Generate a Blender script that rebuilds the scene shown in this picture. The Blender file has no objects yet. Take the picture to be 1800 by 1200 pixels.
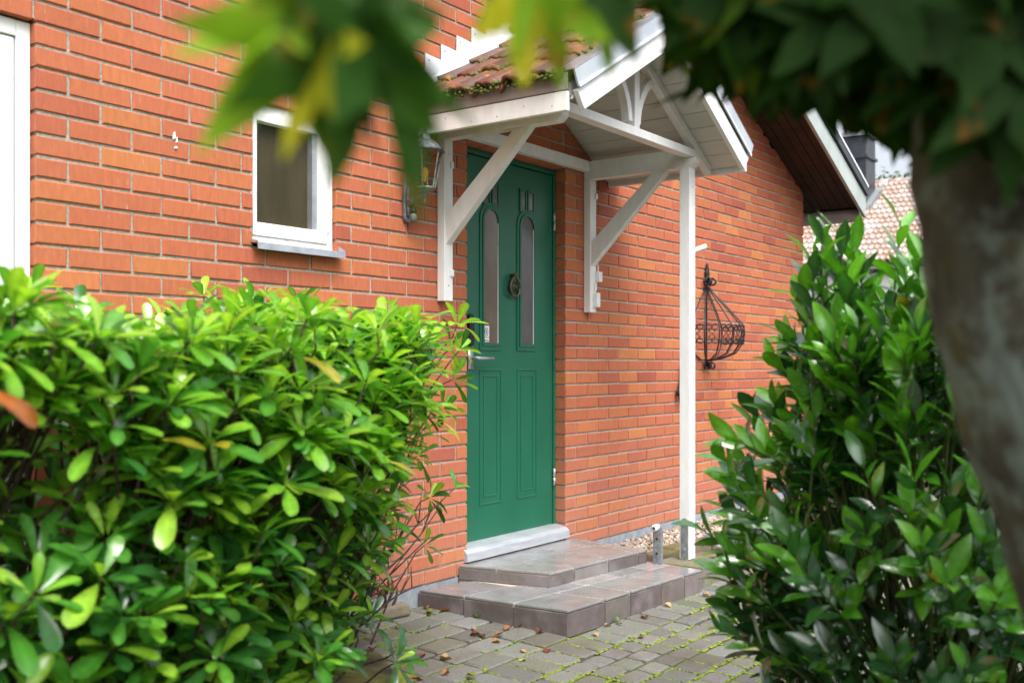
import bpy, math, random
import numpy as np
from mathutils import Vector, Matrix

R = math.radians
rnd = random.Random(11)
scene = bpy.context.scene
col = scene.collection

# ------------------------------------------------------------------ camera
FPX, CAMX, CAMY, CAMZ = 1830.0, -1.909, -3.371, 1.18
PHI = math.atan(1324 / FPX)
CP, SP = math.cos(PHI), math.sin(PHI)
cam_data = bpy.data.cameras.new('camera')
cam = bpy.data.objects.new('camera', cam_data)
col.objects.link(cam)
cam.location = (CAMX, CAMY, CAMZ)
cam.rotation_euler = (R(90), 0, PHI - R(90))
cam_data.lens = FPX / 1800 * 36
cam_data.sensor_width = 36
cam_data.shift_y = 42 / 1800
cam_data.clip_start = 0.05
cam_data.clip_end = 500
cam_data.dof.use_dof = True
cam_data.dof.focus_distance = 5.3
cam_data.dof.aperture_fstop = 2.8
scene.camera = cam

# ------------------------------------------------------------------ sky and sun
SUN_EL, SUN_AZ = R(58), R(212)      # azimuth clockwise from +Y
world = bpy.data.worlds.new('World')
scene.world = world
world.use_nodes = True
wn = world.node_tree
wn.nodes.clear()
sky = wn.nodes.new('ShaderNodeTexSky')
sky.sky_type = 'NISHITA'
sky.sun_disc = False
sky.sun_elevation = SUN_EL
sky.sun_rotation = SUN_AZ
sky.dust_density = 6.0
sky.air_density = 1.0
hs = wn.nodes.new('ShaderNodeHueSaturation')
hs.inputs['Saturation'].default_value = 0.36
bg = wn.nodes.new('ShaderNodeBackground')
bg.inputs['Strength'].default_value = 0.15
wo = wn.nodes.new('ShaderNodeOutputWorld')
wn.links.new(sky.outputs[0], hs.inputs['Color'])
wn.links.new(hs.outputs[0], bg.inputs['Color'])
wn.links.new(bg.outputs[0], wo.inputs['Surface'])
sun_d = bpy.data.lights.new('sun', 'SUN')
sun_d.energy = 1.2
sun_d.angle = R(35)
sun_d.color = (1.0, 0.985, 0.965)
sun = bpy.data.objects.new('sun', sun_d)
col.objects.link(sun)
sdir = Vector((math.sin(SUN_AZ) * math.cos(SUN_EL), math.cos(SUN_AZ) * math.cos(SUN_EL), math.sin(SUN_EL)))
sun.rotation_euler = sdir.to_track_quat('Z', 'Y').to_euler()
scene.view_settings.view_transform = 'Standard'
scene.view_settings.look = 'None'
scene.view_settings.exposure = 1.12
scene.view_settings.gamma = 1.0
scene.cycles.use_denoising = True
scene.cycles.max_bounces = 5
scene.cycles.diffuse_bounces = 3
scene.cycles.glossy_bounces = 2
scene.cycles.transmission_bounces = 4
scene.cycles.transparent_max_bounces = 8


def view(p):
    """distance along the lens axis and picture position of a world point (used only to pick which pieces show largest)"""
    dx, dy = p[0] - CAMX, p[1] - CAMY
    d = dx * CP + dy * SP
    if d < 0.05:
        return -1, -9999, -9999
    return d, 900 + FPX * (dx * SP - dy * CP) / d, 642 - FPX * (p[2] - CAMZ) / d


# ------------------------------------------------------------------ materials
MATS = {}


def nodes_of(m):
    m.use_nodes = True
    nt = m.node_tree
    nt.nodes.clear()
    out = nt.nodes.new('ShaderNodeOutputMaterial')
    b = nt.nodes.new('ShaderNodeBsdfPrincipled')
    nt.links.new(b.outputs[0], out.inputs['Surface'])
    return nt, b, out


def mapped(nt, scale, kind='pos'):
    if kind == 'pos':
        g = nt.nodes.new('ShaderNodeNewGeometry')
        src = g.outputs['Position']
    else:
        g = nt.nodes.new('ShaderNodeTexCoord')
        src = g.outputs['Object']
    mp = nt.nodes.new('ShaderNodeMapping')
    mp.inputs['Scale'].default_value = scale if isinstance(scale, (tuple, list)) else (scale,) * 3
    nt.links.new(src, mp.inputs['Vector'])
    return mp.outputs[0]


def noise(nt, scale, detail=4, rough=0.6, kind='pos'):
    n = nt.nodes.new('ShaderNodeTexNoise')
    n.inputs['Scale'].default_value = 1.0
    n.inputs['Detail'].default_value = detail
    n.inputs['Roughness'].default_value = rough
    nt.links.new(mapped(nt, scale, kind), n.inputs['Vector'])
    return n.outputs['Fac']


def ramp(nt, fac, stops):
    r = nt.nodes.new('ShaderNodeValToRGB')
    e = r.color_ramp.elements
    e[0].position, e[0].color = stops[0][0], (*stops[0][1], 1)
    e[1].position, e[1].color = stops[-1][0], (*stops[-1][1], 1)
    for pos, c in stops[1:-1]:
        n = e.new(pos)
        n.color = (*c, 1)
    nt.links.new(fac, r.inputs[0])
    return r.outputs[0]


def mixc(nt, a, b, fac, mode='MIX'):
    m = nt.nodes.new('ShaderNodeMix')
    m.data_type = 'RGBA'
    m.blend_type = mode
    for sock, v in ((m.inputs[0], fac), (m.inputs[6], a), (m.inputs[7], b)):
        if hasattr(v, 'is_output'):
            nt.links.new(v, sock)
        elif isinstance(v, (int, float)):
            sock.default_value = v
        else:
            sock.default_value = (*v, 1)
    return m.outputs[2]


def bump(nt, b, h, strength, dist):
    bm = nt.nodes.new('ShaderNodeBump')
    bm.inputs['Strength'].default_value = strength
    bm.inputs['Distance'].default_value = dist
    nt.links.new(h, bm.inputs['Height'])
    nt.links.new(bm.outputs[0], b.inputs['Normal'])


def tint(nt):
    a = nt.nodes.new('ShaderNodeAttribute')
    a.attribute_name = 'tint'
    return a.outputs['Color']


def simple(name, c1, c2, scale=20, rough=0.6, bstr=0.2, bdist=0.003, metallic=0.0, lo=0.35, hi=0.65, detail=5, rough2=None):
    m = bpy.data.materials.new(name)
    nt, b, o = nodes_of(m)
    f = noise(nt, scale, detail)
    nt.links.new(ramp(nt, f, [(lo, c1), (hi, c2)]), b.inputs['Base Color'])
    b.inputs['Roughness'].default_value = rough
    b.inputs['Metallic'].default_value = metallic
    if rough2 is not None:
        rr = nt.nodes.new('ShaderNodeMapRange')
        rr.inputs['To Min'].default_value = rough
        rr.inputs['To Max'].default_value = rough2
        nt.links.new(f, rr.inputs[0])
        nt.links.new(rr.outputs[0], b.inputs['Roughness'])
    if bstr:
        bump(nt, b, f, bstr, bdist)
    MATS[name] = m
    return m


def tinted(name, rough, grain_scale, grain_amt, bstr=0.3, bdist=0.002, big=None, streak=None, rough2=None, coat=0.0):
    m = bpy.data.materials.new(name)
    nt, b, o = nodes_of(m)
    c = tint(nt)
    f = noise(nt, grain_scale, 6, 0.7)
    g = ramp(nt, f, [(0.3, (1 - grain_amt,) * 3), (0.7, (1 + grain_amt * 0.5,) * 3)])
    c = mixc(nt, c, g, 1.0, 'MULTIPLY')
    if big:
        sc, colr, lo, hi, amt = big
        fb = noise(nt, sc, 4)
        k = ramp(nt, fb, [(lo, (0, 0, 0)), (hi, (amt,) * 3)])
        c = mixc(nt, c, colr, k)
    if streak:
        sc, colr, lo, hi, amt = streak
        fb = noise(nt, sc, 3)
        k = ramp(nt, fb, [(lo, (0, 0, 0)), (hi, (amt,) * 3)])
        c = mixc(nt, c, colr, k)
    nt.links.new(c, b.inputs['Base Color'])
    b.inputs['Roughness'].default_value = rough
    if rough2 is not None:
        rr = nt.nodes.new('ShaderNodeMapRange')
        rr.inputs['From Min'].default_value = 0.35
        rr.inputs['From Max'].default_value = 0.65
        rr.inputs['To Min'].default_value = rough
        rr.inputs['To Max'].default_value = rough2
        nt.links.new(noise(nt, 6.0, 4), rr.inputs[0])
        nt.links.new(rr.outputs[0], b.inputs['Roughness'])
    if coat:
        b.inputs['Coat Weight'].default_value = coat
        b.inputs['Coat Roughness'].default_value = 0.1
    bump(nt, b, f, bstr, bdist)
    MATS[name] = m
    return m


def leafmat(name, rough, trans, vein=0.25, coat=0.0, spots=None, coat_ior=1.5):
    m = bpy.data.materials.new(name)
    nt, b, o = nodes_of(m)
    c = tint(nt)
    f = noise(nt, 45, 2)
    g = ramp(nt, f, [(0.3, (0.78, 0.80, 0.72)), (0.7, (1.12, 1.08, 1.05))])
    c = mixc(nt, c, g, 1.0, 'MULTIPLY')
    if spots:
        k = ramp(nt, noise(nt, spots[1], 4), [(spots[2], (0, 0, 0)), (spots[2] + 0.1, (0.8,) * 3)])
        c = mixc(nt, c, spots[0], k)
    nt.links.new(c, b.inputs['Base Color'])
    b.inputs['Roughness'].default_value = rough
    b.inputs['Specular IOR Level'].default_value = 0.5 if name != 'maple_leaf' else 0.2
    if coat:
        b.inputs['Coat Weight'].default_value = coat
        b.inputs['Coat Roughness'].default_value = 0.20
        b.inputs['Coat IOR'].default_value = coat_ior
    bump(nt, b, noise(nt, 160, 1), vein, 0.0015)
    tr = nt.nodes.new('ShaderNodeBsdfTranslucent')
    tc = mixc(nt, c, (1.12, 1.12, 0.5), 1.0, 'MULTIPLY')
    nt.links.new(tc, tr.inputs['Color'])
    mx = nt.nodes.new('ShaderNodeMixShader')
    mx.inputs[0].default_value = trans
    nt.links.new(b.outputs[0], mx.inputs[1])
    nt.links.new(tr.outputs[0], mx.inputs[2])
    nt.links.new(mx.outputs[0], o.inputs['Surface'])
    MATS[name] = m
    return m


tinted('brick', 0.82, (55, 55, 14), 0.20, 0.45, 0.0025, big=((1.4, 1.4, 1.1), (0.52, 0.16, 0.085), 0.5, 0.75, 0.35),
       streak=((70, 70, 9), (0.72, 0.52, 0.44), 0.66, 0.78, 0.45))
simple('mortar', (0.31, 0.27, 0.225), (0.47, 0.415, 0.35), 90, 0.95, 0.9, 0.006)
simple('concrete', (0.22, 0.25, 0.29), (0.34, 0.37, 0.41), 18, 0.85, 0.5, 0.006)
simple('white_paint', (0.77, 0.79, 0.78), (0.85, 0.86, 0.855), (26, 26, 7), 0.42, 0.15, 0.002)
simple('white_plastic', (0.78, 0.79, 0.79), (0.82, 0.83, 0.83), 10, 0.3, 0.0)
simple('window_paint', (0.62, 0.62, 0.60), (0.82, 0.82, 0.81), (30, 30, 5), 0.45, 0.35, 0.003, lo=0.28, hi=0.42)
simple('green_paint', (0.008, 0.122, 0.068), (0.012, 0.145, 0.083), (5, 5, 2), 0.36, 0.08, 0.002)
simple('grey_metal', (0.40, 0.43, 0.47), (0.56, 0.59, 0.62), 14, 0.38, 0.1, 0.002, metallic=0.75)
simple('threshold_metal', (0.44, 0.47, 0.52), (0.58, 0.61, 0.65), (6, 6, 40), 0.35, 0.1, 0.001, metallic=0.35)
simple('galvanised', (0.28, 0.31, 0.34), (0.46, 0.49, 0.52), 40, 0.5, 0.1, 0.001, metallic=0.7)
simple('mauve_metal', (0.27, 0.235, 0.235), (0.35, 0.31, 0.305), 9, 0.5, 0.1, 0.001)
simple('sheet_white', (0.70, 0.74, 0.80), (0.78, 0.81, 0.85), 5, 0.3, 0.05, 0.001)
simple('sheet_grey', (0.36, 0.41, 0.46), (0.46, 0.50, 0.54), 7, 0.4, 0.05, 0.001)
simple('dark_sheet', (0.035, 0.042, 0.052), (0.06, 0.068, 0.08), 4, 0.35, 0.05, 0.002, metallic=0.4)
simple('iron', (0.006, 0.006, 0.008), (0.02, 0.02, 0.023), 60, 0.45, 0.3, 0.001)
simple('lamp_metal', (0.08, 0.095, 0.115), (0.32, 0.35, 0.39), 30, 0.35, 0.3, 0.002, metallic=0.7)
simple('lamp_patina', (0.10, 0.13, 0.12), (0.26, 0.30, 0.27), 50, 0.5, 0.2, 0.001, metallic=0.3)
simple('black_plastic', (0.008, 0.008, 0.009), (0.014, 0.014, 0.015), 20, 0.25, 0.0)
simple('bronze', (0.06, 0.055, 0.03), (0.17, 0.15, 0.09), 60, 0.45, 0.4, 0.002, metallic=0.6)
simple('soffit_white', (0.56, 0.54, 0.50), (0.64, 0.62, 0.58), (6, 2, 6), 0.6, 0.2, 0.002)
simple('brown_wood', (0.020, 0.009, 0.006), (0.045, 0.021, 0.013), (14, 3, 14), 0.7, 0.4, 0.003)
simple('barge_paint', (0.36, 0.42, 0.40), (0.46, 0.52, 0.50), (4, 4, 4), 0.45, 0.1, 0.002)
simple('dark_interior', (0.012, 0.011, 0.010), (0.02, 0.018, 0.016), 4, 0.8, 0.0)
simple('sticker_white', (0.80, 0.80, 0.80), (0.82, 0.82, 0.82), 4, 0.4, 0.0)
simple('rubber_black', (0.01, 0.01, 0.01), (0.018, 0.018, 0.018), 20, 0.5, 0.0)
simple('grout', (0.40, 0.36, 0.31), (0.55, 0.50, 0.44), 60, 0.9, 0.5, 0.003)
simple('soil', (0.018, 0.012, 0.008), (0.060, 0.042, 0.028), 35, 0.95, 1.0, 0.02)
simple('twig', (0.030, 0.016, 0.011), (0.10, 0.060, 0.042), (40, 40, 40), 0.8, 0.5, 0.002)
simple('green_stem', (0.07, 0.10, 0.025), (0.12, 0.16, 0.04), 40, 0.6, 0.2, 0.001)
simple('old_wood', (0.16, 0.13, 0.11), (0.30, 0.26, 0.22), (20, 20, 60), 0.8, 0.5, 0.003)
simple('moss', (0.10, 0.15, 0.012), (0.26, 0.33, 0.03), 50, 0.9, 0.8, 0.004)
simple('roof_moss', (0.035, 0.05, 0.010), (0.16, 0.18, 0.03), 60, 0.9, 0.8, 0.004)
simple('neighbour_wall', (0.55, 0.54, 0.52), (0.66, 0.65, 0.63), 3, 0.9, 0.2, 0.004)
tinted('paver', 0.5, (140, 140, 140), 0.55, 0.6, 0.003, big=((2.6, 2.6, 2.6), (0.105, 0.105, 0.045), 0.52, 0.70, 0.6),
       streak=((1.3, 1.3, 1.3), (0.075, 0.060, 0.055), 0.55, 0.72, 0.5), rough2=0.75)
tinted('step_tile', 0.13, (9, 9, 9), 0.28, 0.12, 0.002, big=((5, 5, 5), (0.29, 0.28, 0.285), 0.46, 0.72, 0.5),
       streak=((2.3, 2.3, 2.3), (0.20, 0.215, 0.21), 0.52, 0.70, 0.5), rough2=0.30)
tinted('riser_tile', 0.45, (14, 14, 14), 0.30, 0.15, 0.002, big=((6, 6, 6), (0.36, 0.33, 0.34), 0.50, 0.75, 0.5), rough2=0.65)
tinted('stone', 0.8, (30, 30, 30), 0.4, 0.7, 0.006, big=((6, 6, 6), (0.15, 0.14, 0.03), 0.45, 0.62, 0.8))
tinted('gravel', 0.8, (60, 60, 60), 0.35, 0.4, 0.003)
tinted('roof_tile', 0.7, (45, 45, 45), 0.35, 0.6, 0.004, big=((16, 16, 16), (0.42, 0.20, 0.015), 0.55, 0.68, 0.75),
       streak=((13, 13, 13), (0.10, 0.085, 0.07), 0.52, 0.66, 0.8))
tinted('pale_tile', 0.22, (6, 6, 6), 0.20, 0.2, 0.01)
leafmat('rhodo_leaf', 0.28, 0.42, coat=0.8, coat_ior=1.7)
leafmat('laurel_leaf', 0.24, 0.24, coat=1.0, coat_ior=2.1)
leafmat('maple_leaf', 0.58, 0.45, spots=((0.30, 0.14, 0.02), 22, 0.60))
leafmat('dry_leaf', 0.60, 0.15)
leafmat('far_leaf', 0.5, 0.3)

# frosted / plain panes; brown and grey stand in for reflections
def pane_mat(name, c1, c2, rough, scale):
    m = simple(name, c1, c2, scale, rough, 0.05, 0.001)
    b = [n for n in m.node_tree.nodes if n.type == 'BSDF_PRINCIPLED'][0]
    b.inputs['Specular IOR Level'].default_value = 0.8 if name != 'screen_pane' else 0.22
    return m
pane_mat('brown_pane', (0.12, 0.092, 0.07), (0.17, 0.135, 0.105), 0.16, (6, 6, 3))
pane_mat('grey_pane', (0.075, 0.078, 0.085), (0.115, 0.11, 0.11), 0.16, (6, 6, 3))
pane_mat('screen_pane', (0.038, 0.032, 0.015), (0.058, 0.049, 0.025), 0.22, (9, 9, 2))
gm = bpy.data.materials.new('clear_glass')
nt, b, o = nodes_of(gm)
gl = nt.nodes.new('ShaderNodeBsdfGlass')
gl.inputs['IOR'].default_value = 1.1
gl.inputs['Roughness'].default_value = 0.04
nt.links.new(ramp(nt, noise(nt, 12, 3), [(0.3, (0.90, 0.93, 0.90)), (0.7, (1, 1, 1))]), gl.inputs['Color'])
nt.links.new(gl.outputs[0], o.inputs['Surface'])
MATS['clear_glass'] = gm
bm_ = bpy.data.materials.new('amber_reflection')
nt, b, o = nodes_of(bm_)
em = nt.nodes.new('ShaderNodeEmission')
nt.links.new(ramp(nt, noise(nt, 30, 2), [(0.3, (1.0, 0.38, 0.03)), (0.7, (1.0, 0.50, 0.06))]), em.inputs['Color'])
em.inputs['Strength'].default_value = 0.22  # weak glow stands for the amber reflection in the lantern glass
nt.links.new(em.outputs[0], o.inputs['Surface'])
MATS['amber_reflection'] = bm_
# bark with lichen
bk = bpy.data.materials.new('bark')
nt, b, o = nodes_of(bk)
f1 = noise(nt, (22, 22, 6), 6)
c = ramp(nt, f1, [(0.3, (0.022, 0.022, 0.013)), (0.62, (0.115, 0.112, 0.078))])
c = mixc(nt, c, (0.22, 0.28, 0.235), ramp(nt, noise(nt, 16, 4), [(0.47, (0, 0, 0)), (0.58, (0.85,) * 3)]))
c = mixc(nt, c, (0.13, 0.125, 0.03), ramp(nt, noise(nt, 11, 4), [(0.54, (0, 0, 0)), (0.64, (0.8,) * 3)]))
nt.links.new(c, b.inputs['Base Color'])
b.inputs['Roughness'].default_value = 0.9
bump(nt, b, f1, 1.0, 0.02)
MATS['bark'] = bk
# joint bed between pavers: sand and moss
jb = bpy.data.materials.new('paving_joint')
nt, b, o = nodes_of(jb)
c = ramp(nt, noise(nt, 60, 4), [(0.3, (0.035, 0.028, 0.018)), (0.7, (0.10, 0.085, 0.05))])
c = mixc(nt, c, ramp(nt, noise(nt, 80, 3), [(0.3, (0.10, 0.15, 0.012)), (0.7, (0.26, 0.32, 0.03))]),
         ramp(nt, noise(nt, 2.2, 4), [(0.44, (0, 0, 0)), (0.54, (1, 1, 1))]))
nt.links.new(c, b.inputs['Base Color'])
b.inputs['Roughness'].default_value = 0.95
bump(nt, b, noise(nt, 120, 4), 1.0, 0.006)
MATS['paving_joint'] = jb


# ------------------------------------------------------------------ mesh helpers
def finish(o, parent):
    col.objects.link(o)
    if parent is not None:
        o.parent = parent
    return o


class MB:
    def __init__(self):
        self.v, self.f, self.c, self.sm = [], [], [], False

    def add(self, vs, fs, colr=None):
        n = len(self.v)
        self.v += [tuple(p) for p in vs]
        self.f += [tuple(i + n for i in f) for f in fs]
        self.c += [colr or (0.5, 0.5, 0.5)] * len(vs)
        return self

    def box(self, x0, x1, y0, y1, z0, z1, colr=None):
        vs = [(x0, y0, z0), (x1, y0, z0), (x1, y1, z0), (x0, y1, z0), (x0, y0, z1), (x1, y0, z1), (x1, y1, z1), (x0, y1, z1)]
        return self.add(vs, [(0, 3, 2, 1), (4, 5, 6, 7), (0, 1, 5, 4), (1, 2, 6, 5), (2, 3, 7, 6), (3, 0, 4, 7)], colr)

    def hexa(self, q0, q1, colr=None):
        """two quads (same winding) joined into a solid"""
        return self.add(list(q0) + list(q1), [(0, 3, 2, 1), (4, 5, 6, 7), (0, 1, 5, 4), (1, 2, 6, 5), (2, 3, 7, 6), (3, 0, 4, 7)], colr)

    def prism(self, poly, axis, a0, a1, colr=None):
        n = len(poly)
        def P(p, a):
            return {'x': (a, p[0], p[1]), 'y': (p[0], a, p[1]), 'z': (p[0], p[1], a)}[axis]
        vs = [P(p, a0) for p in poly] + [P(p, a1) for p in poly]
        fs = [tuple(range(n)), tuple(range(2 * n - 1, n - 1, -1))]
        for i in range(n):
            j = (i + 1) % n
            fs.append((i, i + n, j + n, j))
        return self.add(vs, fs, colr)

    def tube(self, pts, rad, seg=6, cap=True, colr=None):
        pts = [Vector(p) for p in pts]
        rads = rad if isinstance(rad, (list, tuple)) else [rad] * len(pts)
        vs, fs = [], []
        up = None
        for i, p in enumerate(pts):
            t = (pts[min(i + 1, len(pts) - 1)] - pts[max(i - 1, 0)])
            t = t.normalized() if t.length > 1e-9 else Vector((0, 0, 1))
            if up is None:
                up = t.orthogonal().normalized()
            up = (up - t * up.dot(t))
            up = up.normalized() if up.length > 1e-6 else t.orthogonal().normalized()
            w = t.cross(up)
            for k in range(seg):
                a = 2 * math.pi * k / seg
                vs.append(p + (up * math.cos(a) + w * math.sin(a)) * rads[i])
        for i in range(len(pts) - 1):
            for k in range(seg):
                a, b2 = i * seg + k, i * seg + (k + 1) % seg
                fs.append((a, b2, b2 + seg, a + seg))
        if cap:
            fs.append(tuple(range(seg - 1, -1, -1)))
            fs.append(tuple(range((len(pts) - 1) * seg, len(pts) * seg)))
        return self.add(vs, fs, colr)

    def lathe(self, prof, seg=12, center=(0, 0, 0), colr=None, sx=1, sy=1):
        vs, fs = [], []
        for r, z in prof:
            for k in range(seg):
                a = 2 * math.pi * (k + 0.5) / seg
                vs.append((center[0] + r * sx * math.cos(a), center[1] + r * sy * math.sin(a), center[2] + z))
        for i in range(len(prof) - 1):
            for k in range(seg):
                a, b2 = i * seg + k, i * seg + (k + 1) % seg
                fs.append((a, b2, b2 + seg, a + seg))
        fs.append(tuple(range(seg - 1, -1, -1)))
        fs.append(tuple(range((len(prof) - 1) * seg, len(prof) * seg)))
        return self.add(vs, fs, colr)

    def blob(self, p, r, sq=0.6, colr=None, rg=rnd):
        """small lumpy 6x3 ball"""
        vs, fs = [], []
        vs.append((p[0], p[1], p[2] + r * sq))
        for j, (rr, zz) in enumerate(((0.8, 0.45), (0.95, -0.25))):
            for k in range(6):
                a = 2 * math.pi * (k + 0.5 * j) / 6
                q = r * rr * rg.uniform(0.8, 1.2)
                vs.append((p[0] + q * math.cos(a), p[1] + q * math.sin(a), p[2] + r * sq * zz * rg.uniform(0.8, 1.2)))
        vs.append((p[0], p[1], p[2] - r * sq))
        for k in range(6):
            n = (k + 1) % 6
            fs += [(0, 1 + k, 1 + n), (1 + k, 7 + k, 1 + n), (1 + n, 7 + k, 7 + n), (7 + k, 13, 7 + n)]
        return self.add(vs, fs, colr)

    def mesh(self, name, mat, smooth=False):
        me = bpy.data.meshes.new(name)
        me.from_pydata(self.v, [], self.f)
        if mat:
            me.materials.append(MATS[mat])
        at = me.color_attributes.new('tint', 'FLOAT_COLOR', 'POINT')
        arr = np.ones((len(self.v), 4), dtype=np.float32)
        if self.c:
            arr[:, :3] = np.array(self.c, dtype=np.float32)
        at.data.foreach_set('color', arr.ravel())
        if smooth:
            me.polygons.foreach_set('use_smooth', [True] * len(me.polygons))
        me.update()
        return me

    def build(self, name, mat, parent=None, smooth=False, bevel=0, kind=None):
        o = bpy.data.objects.new(name, self.mesh(name, mat, smooth))
        if bevel:
            md = o.modifiers.new('bevel', 'BEVEL')
            md.width = bevel
            md.segments = 2
            md.limit_method = 'ANGLE'
        if kind:
            o['kind'] = kind
        return finish(o, parent)


def inst(name, me, parent, mat4=None, loc=None):
    o = bpy.data.objects.new(name, me)
    if mat4 is not None:
        o.matrix_world = mat4
    if loc is not None:
        o.location = loc
    return finish(o, parent)


def thing(name, label, cat, loc=(0, 0, 0), group=None):
    o = bpy.data.objects.new(name, None)
    o.empty_display_size = 0.1
    col.objects.link(o)
    o['label'], o['category'] = label, cat
    if group:
        o['group'] = group
    return o


def tag(o, label, cat, group=None):
    o['label'], o['category'] = label, cat
    if group:
        o['group'] = group
    return o


def jit(c, a, rg=rnd):
    k = 1 + rg.uniform(-a, a)
    return tuple(max(0.0, x * k * (1 + rg.uniform(-a * 0.3, a * 0.3))) for x in c)


SLOPE = 0.045
def gz(y):
    """height of the forecourt, which falls away from the wall"""
    return SLOPE * max(min(y, 0.0), -8)


# ------------------------------------------------------------------ the ground
g = MB()
ys = [60, 0.3, 0.0, -8, -60]
xs = [-60, 90]
for i in range(len(ys) - 1):
    g.add([(xs[0], ys[i], gz(ys[i]) - 0.05), (xs[1], ys[i], gz(ys[i]) - 0.05), (xs[1], ys[i + 1], gz(ys[i + 1]) - 0.05), (xs[0], ys[i + 1], gz(ys[i + 1]) - 0.05)], [(0, 3, 2, 1)])
o = g.build('ground', 'soil')
o['kind'] = 'structure'

# paving: joint bed plus pavers in courses parallel to the wall
PX0, PX1, PY0, PY1 = 0.55, 5.2, -3.0, -0.02
pv = MB()
pv.add([(PX0, PY1, gz(PY1) - 0.011), (PX1, PY1, gz(PY1) - 0.011), (PX1, PY0, gz(PY0) - 0.011), (PX0, PY0, gz(PY0) - 0.011)], [(0, 3, 2, 1)])
paving = pv.build('paving', 'paving_joint')
paving['kind'] = 'structure'
LOW = [(1.96, 0.0), (2.02, -0.836), (3.25, -0.911), (3.32, -0.33)]    # lower step outline
UPP = [(2.275, 0.0), (2.375, -0.504), (3.255, -0.571), (3.345, -0.02)]
PCOL = [(0.175, 0.175, 0.150), (0.195, 0.195, 0.172), (0.155, 0.158, 0.142), (0.165, 0.160, 0.128), (0.205, 0.203, 0.19), (0.145, 0.142, 0.13)]
rows = []
y = -1.055
rg = random.Random(5)
while y > -3.0:
    d = rg.choice((0.105, 0.108, 0.112, 0.14))
    rows.append((y - d, y, (0.138, 0.14, 0.142, 0.14, 0.175)))
    y -= d
rows.append((-1.055, -0.845, (0.132, 0.138, 0.142)))
y = -0.845
while y < -0.12:
    rows.append((y, y + 0.14, (0.205, 0.21, 0.215)))
    y += 0.14
cand = []
for y0, y1, ws in rows:
    x = PX0 + rg.uniform(0, 0.1)
    while x < PX1 - 0.1:
        w = rg.choice(ws)
        cx, cy = x + w / 2, (y0 + y1) / 2
        inside_step = 1.99 < cx < 3.30 and cy > -0.80
        in_gravel = cx > 3.30 and cy > -0.80
        in_slab = cx < 1.12 and cy > -0.75
        in_bed = cx < 0.95 and cy > -1.9
        if not (inside_step or in_gravel or in_slab or in_bed):
            cand.append((x, x + w, y0, y1))
        x += w


def paver_geo(mb, x0, x1, y0, y1, rg, colr, local=False):
    gp = 0.0055 + rg.uniform(0, 0.003)
    x0, x1, y0, y1 = x0 + gp, x1 - gp, y0 + gp, y1 - gp
    dz = rg.uniform(-0.003, 0.003)
    tx, ty = rg.uniform(-0.012, 0.012), rg.uniform(-0.012, 0.012)
    cx, cy = (x0 + x1) / 2, (y0 + y1) / 2
    def z(px, py, off):
        return gz(py) + dz + (px - cx) * tx + (py - cy) * ty + off
    def ring(ins, off):
        j = lambda: rg.uniform(-0.0025, 0.0025)
        k = ins * 0.6 + 0.009
        pts = [(x0 + ins + k, y0 + ins), (x1 - ins - k, y0 + ins), (x1 - ins, y0 + ins + k), (x1 - ins, y1 - ins - k),
               (x1 - ins - k, y1 - ins), (x0 + ins + k, y1 - ins), (x0 + ins, y1 - ins - k), (x0 + ins, y0 + ins + k)]
        return [(px + j(), py + j(), z(px, py, off)) for px, py in pts]
    a, b2, c2 = ring(0, -0.035), ring(0.0, -0.006), ring(0.009, 0.0)
    fs = [(16, 17, 18, 19, 20, 21, 22, 23)]
    for i in range(8):
        j2 = (i + 1) % 8
        fs += [(i, j2, j2 + 8, i + 8), (i + 8, j2 + 8, j2 + 16, i + 16)]
    mb.add(a + b2 + c2, fs, colr)


def score(p, size):
    d, px, py = view(p)
    if d < 0 or not (-20 < px < 1820 and -20 < py < 1220):
        return 0
    return size / d / d
ranked = sorted(cand, key=lambda c_: -score(((c_[0] + c_[1]) / 2, (c_[2] + c_[3]) / 2, gz(c_[2])), 1.0) if not ((c_[0] + c_[1]) / 2 < 1.0) else 0)
rest = MB()
for i, c_ in enumerate(ranked):
    colr = jit(rg.choice(PCOL), 0.12, rg)
    if i < 290 and score(((c_[0] + c_[1]) / 2, (c_[2] + c_[3]) / 2, gz(c_[2])), 1.0) > 0:
        m = MB()
        paver_geo(m, *c_, rg, colr)
        m.build('paver', 'paver', paving)
    else:
        paver_geo(rest, *c_, rg, colr)
if rest.v:
    rest.build('paver_field', 'paver', paving, kind='stuff')
# moss tufts sitting in the joints
ms = MB()
for _ in range(15000):
    c_ = rg.choice(cand)
    if rg.random() < 0.5:
        p = (rg.uniform(c_[0], c_[1]), rg.choice((c_[2], c_[3])))
    else:
        p = (rg.choice((c_[0], c_[1])), rg.uniform(c_[2], c_[3]))
    if p[1] > -0.85 and rg.random() < 0.8:
        continue
    n_ = math.sin(p[0] * 5.1 + 1) * math.sin(p[1] * 7.3 + p[0] * 2.2) + 0.35
    if n_ < 0:
        continue
    ms.blob((p[0], p[1], gz(p[1]) - 0.005), rg.uniform(0.004, 0.011), 0.6, rg=rg)
o = ms.build('joint_moss', 'moss', paving, True, kind='stuff')

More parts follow.
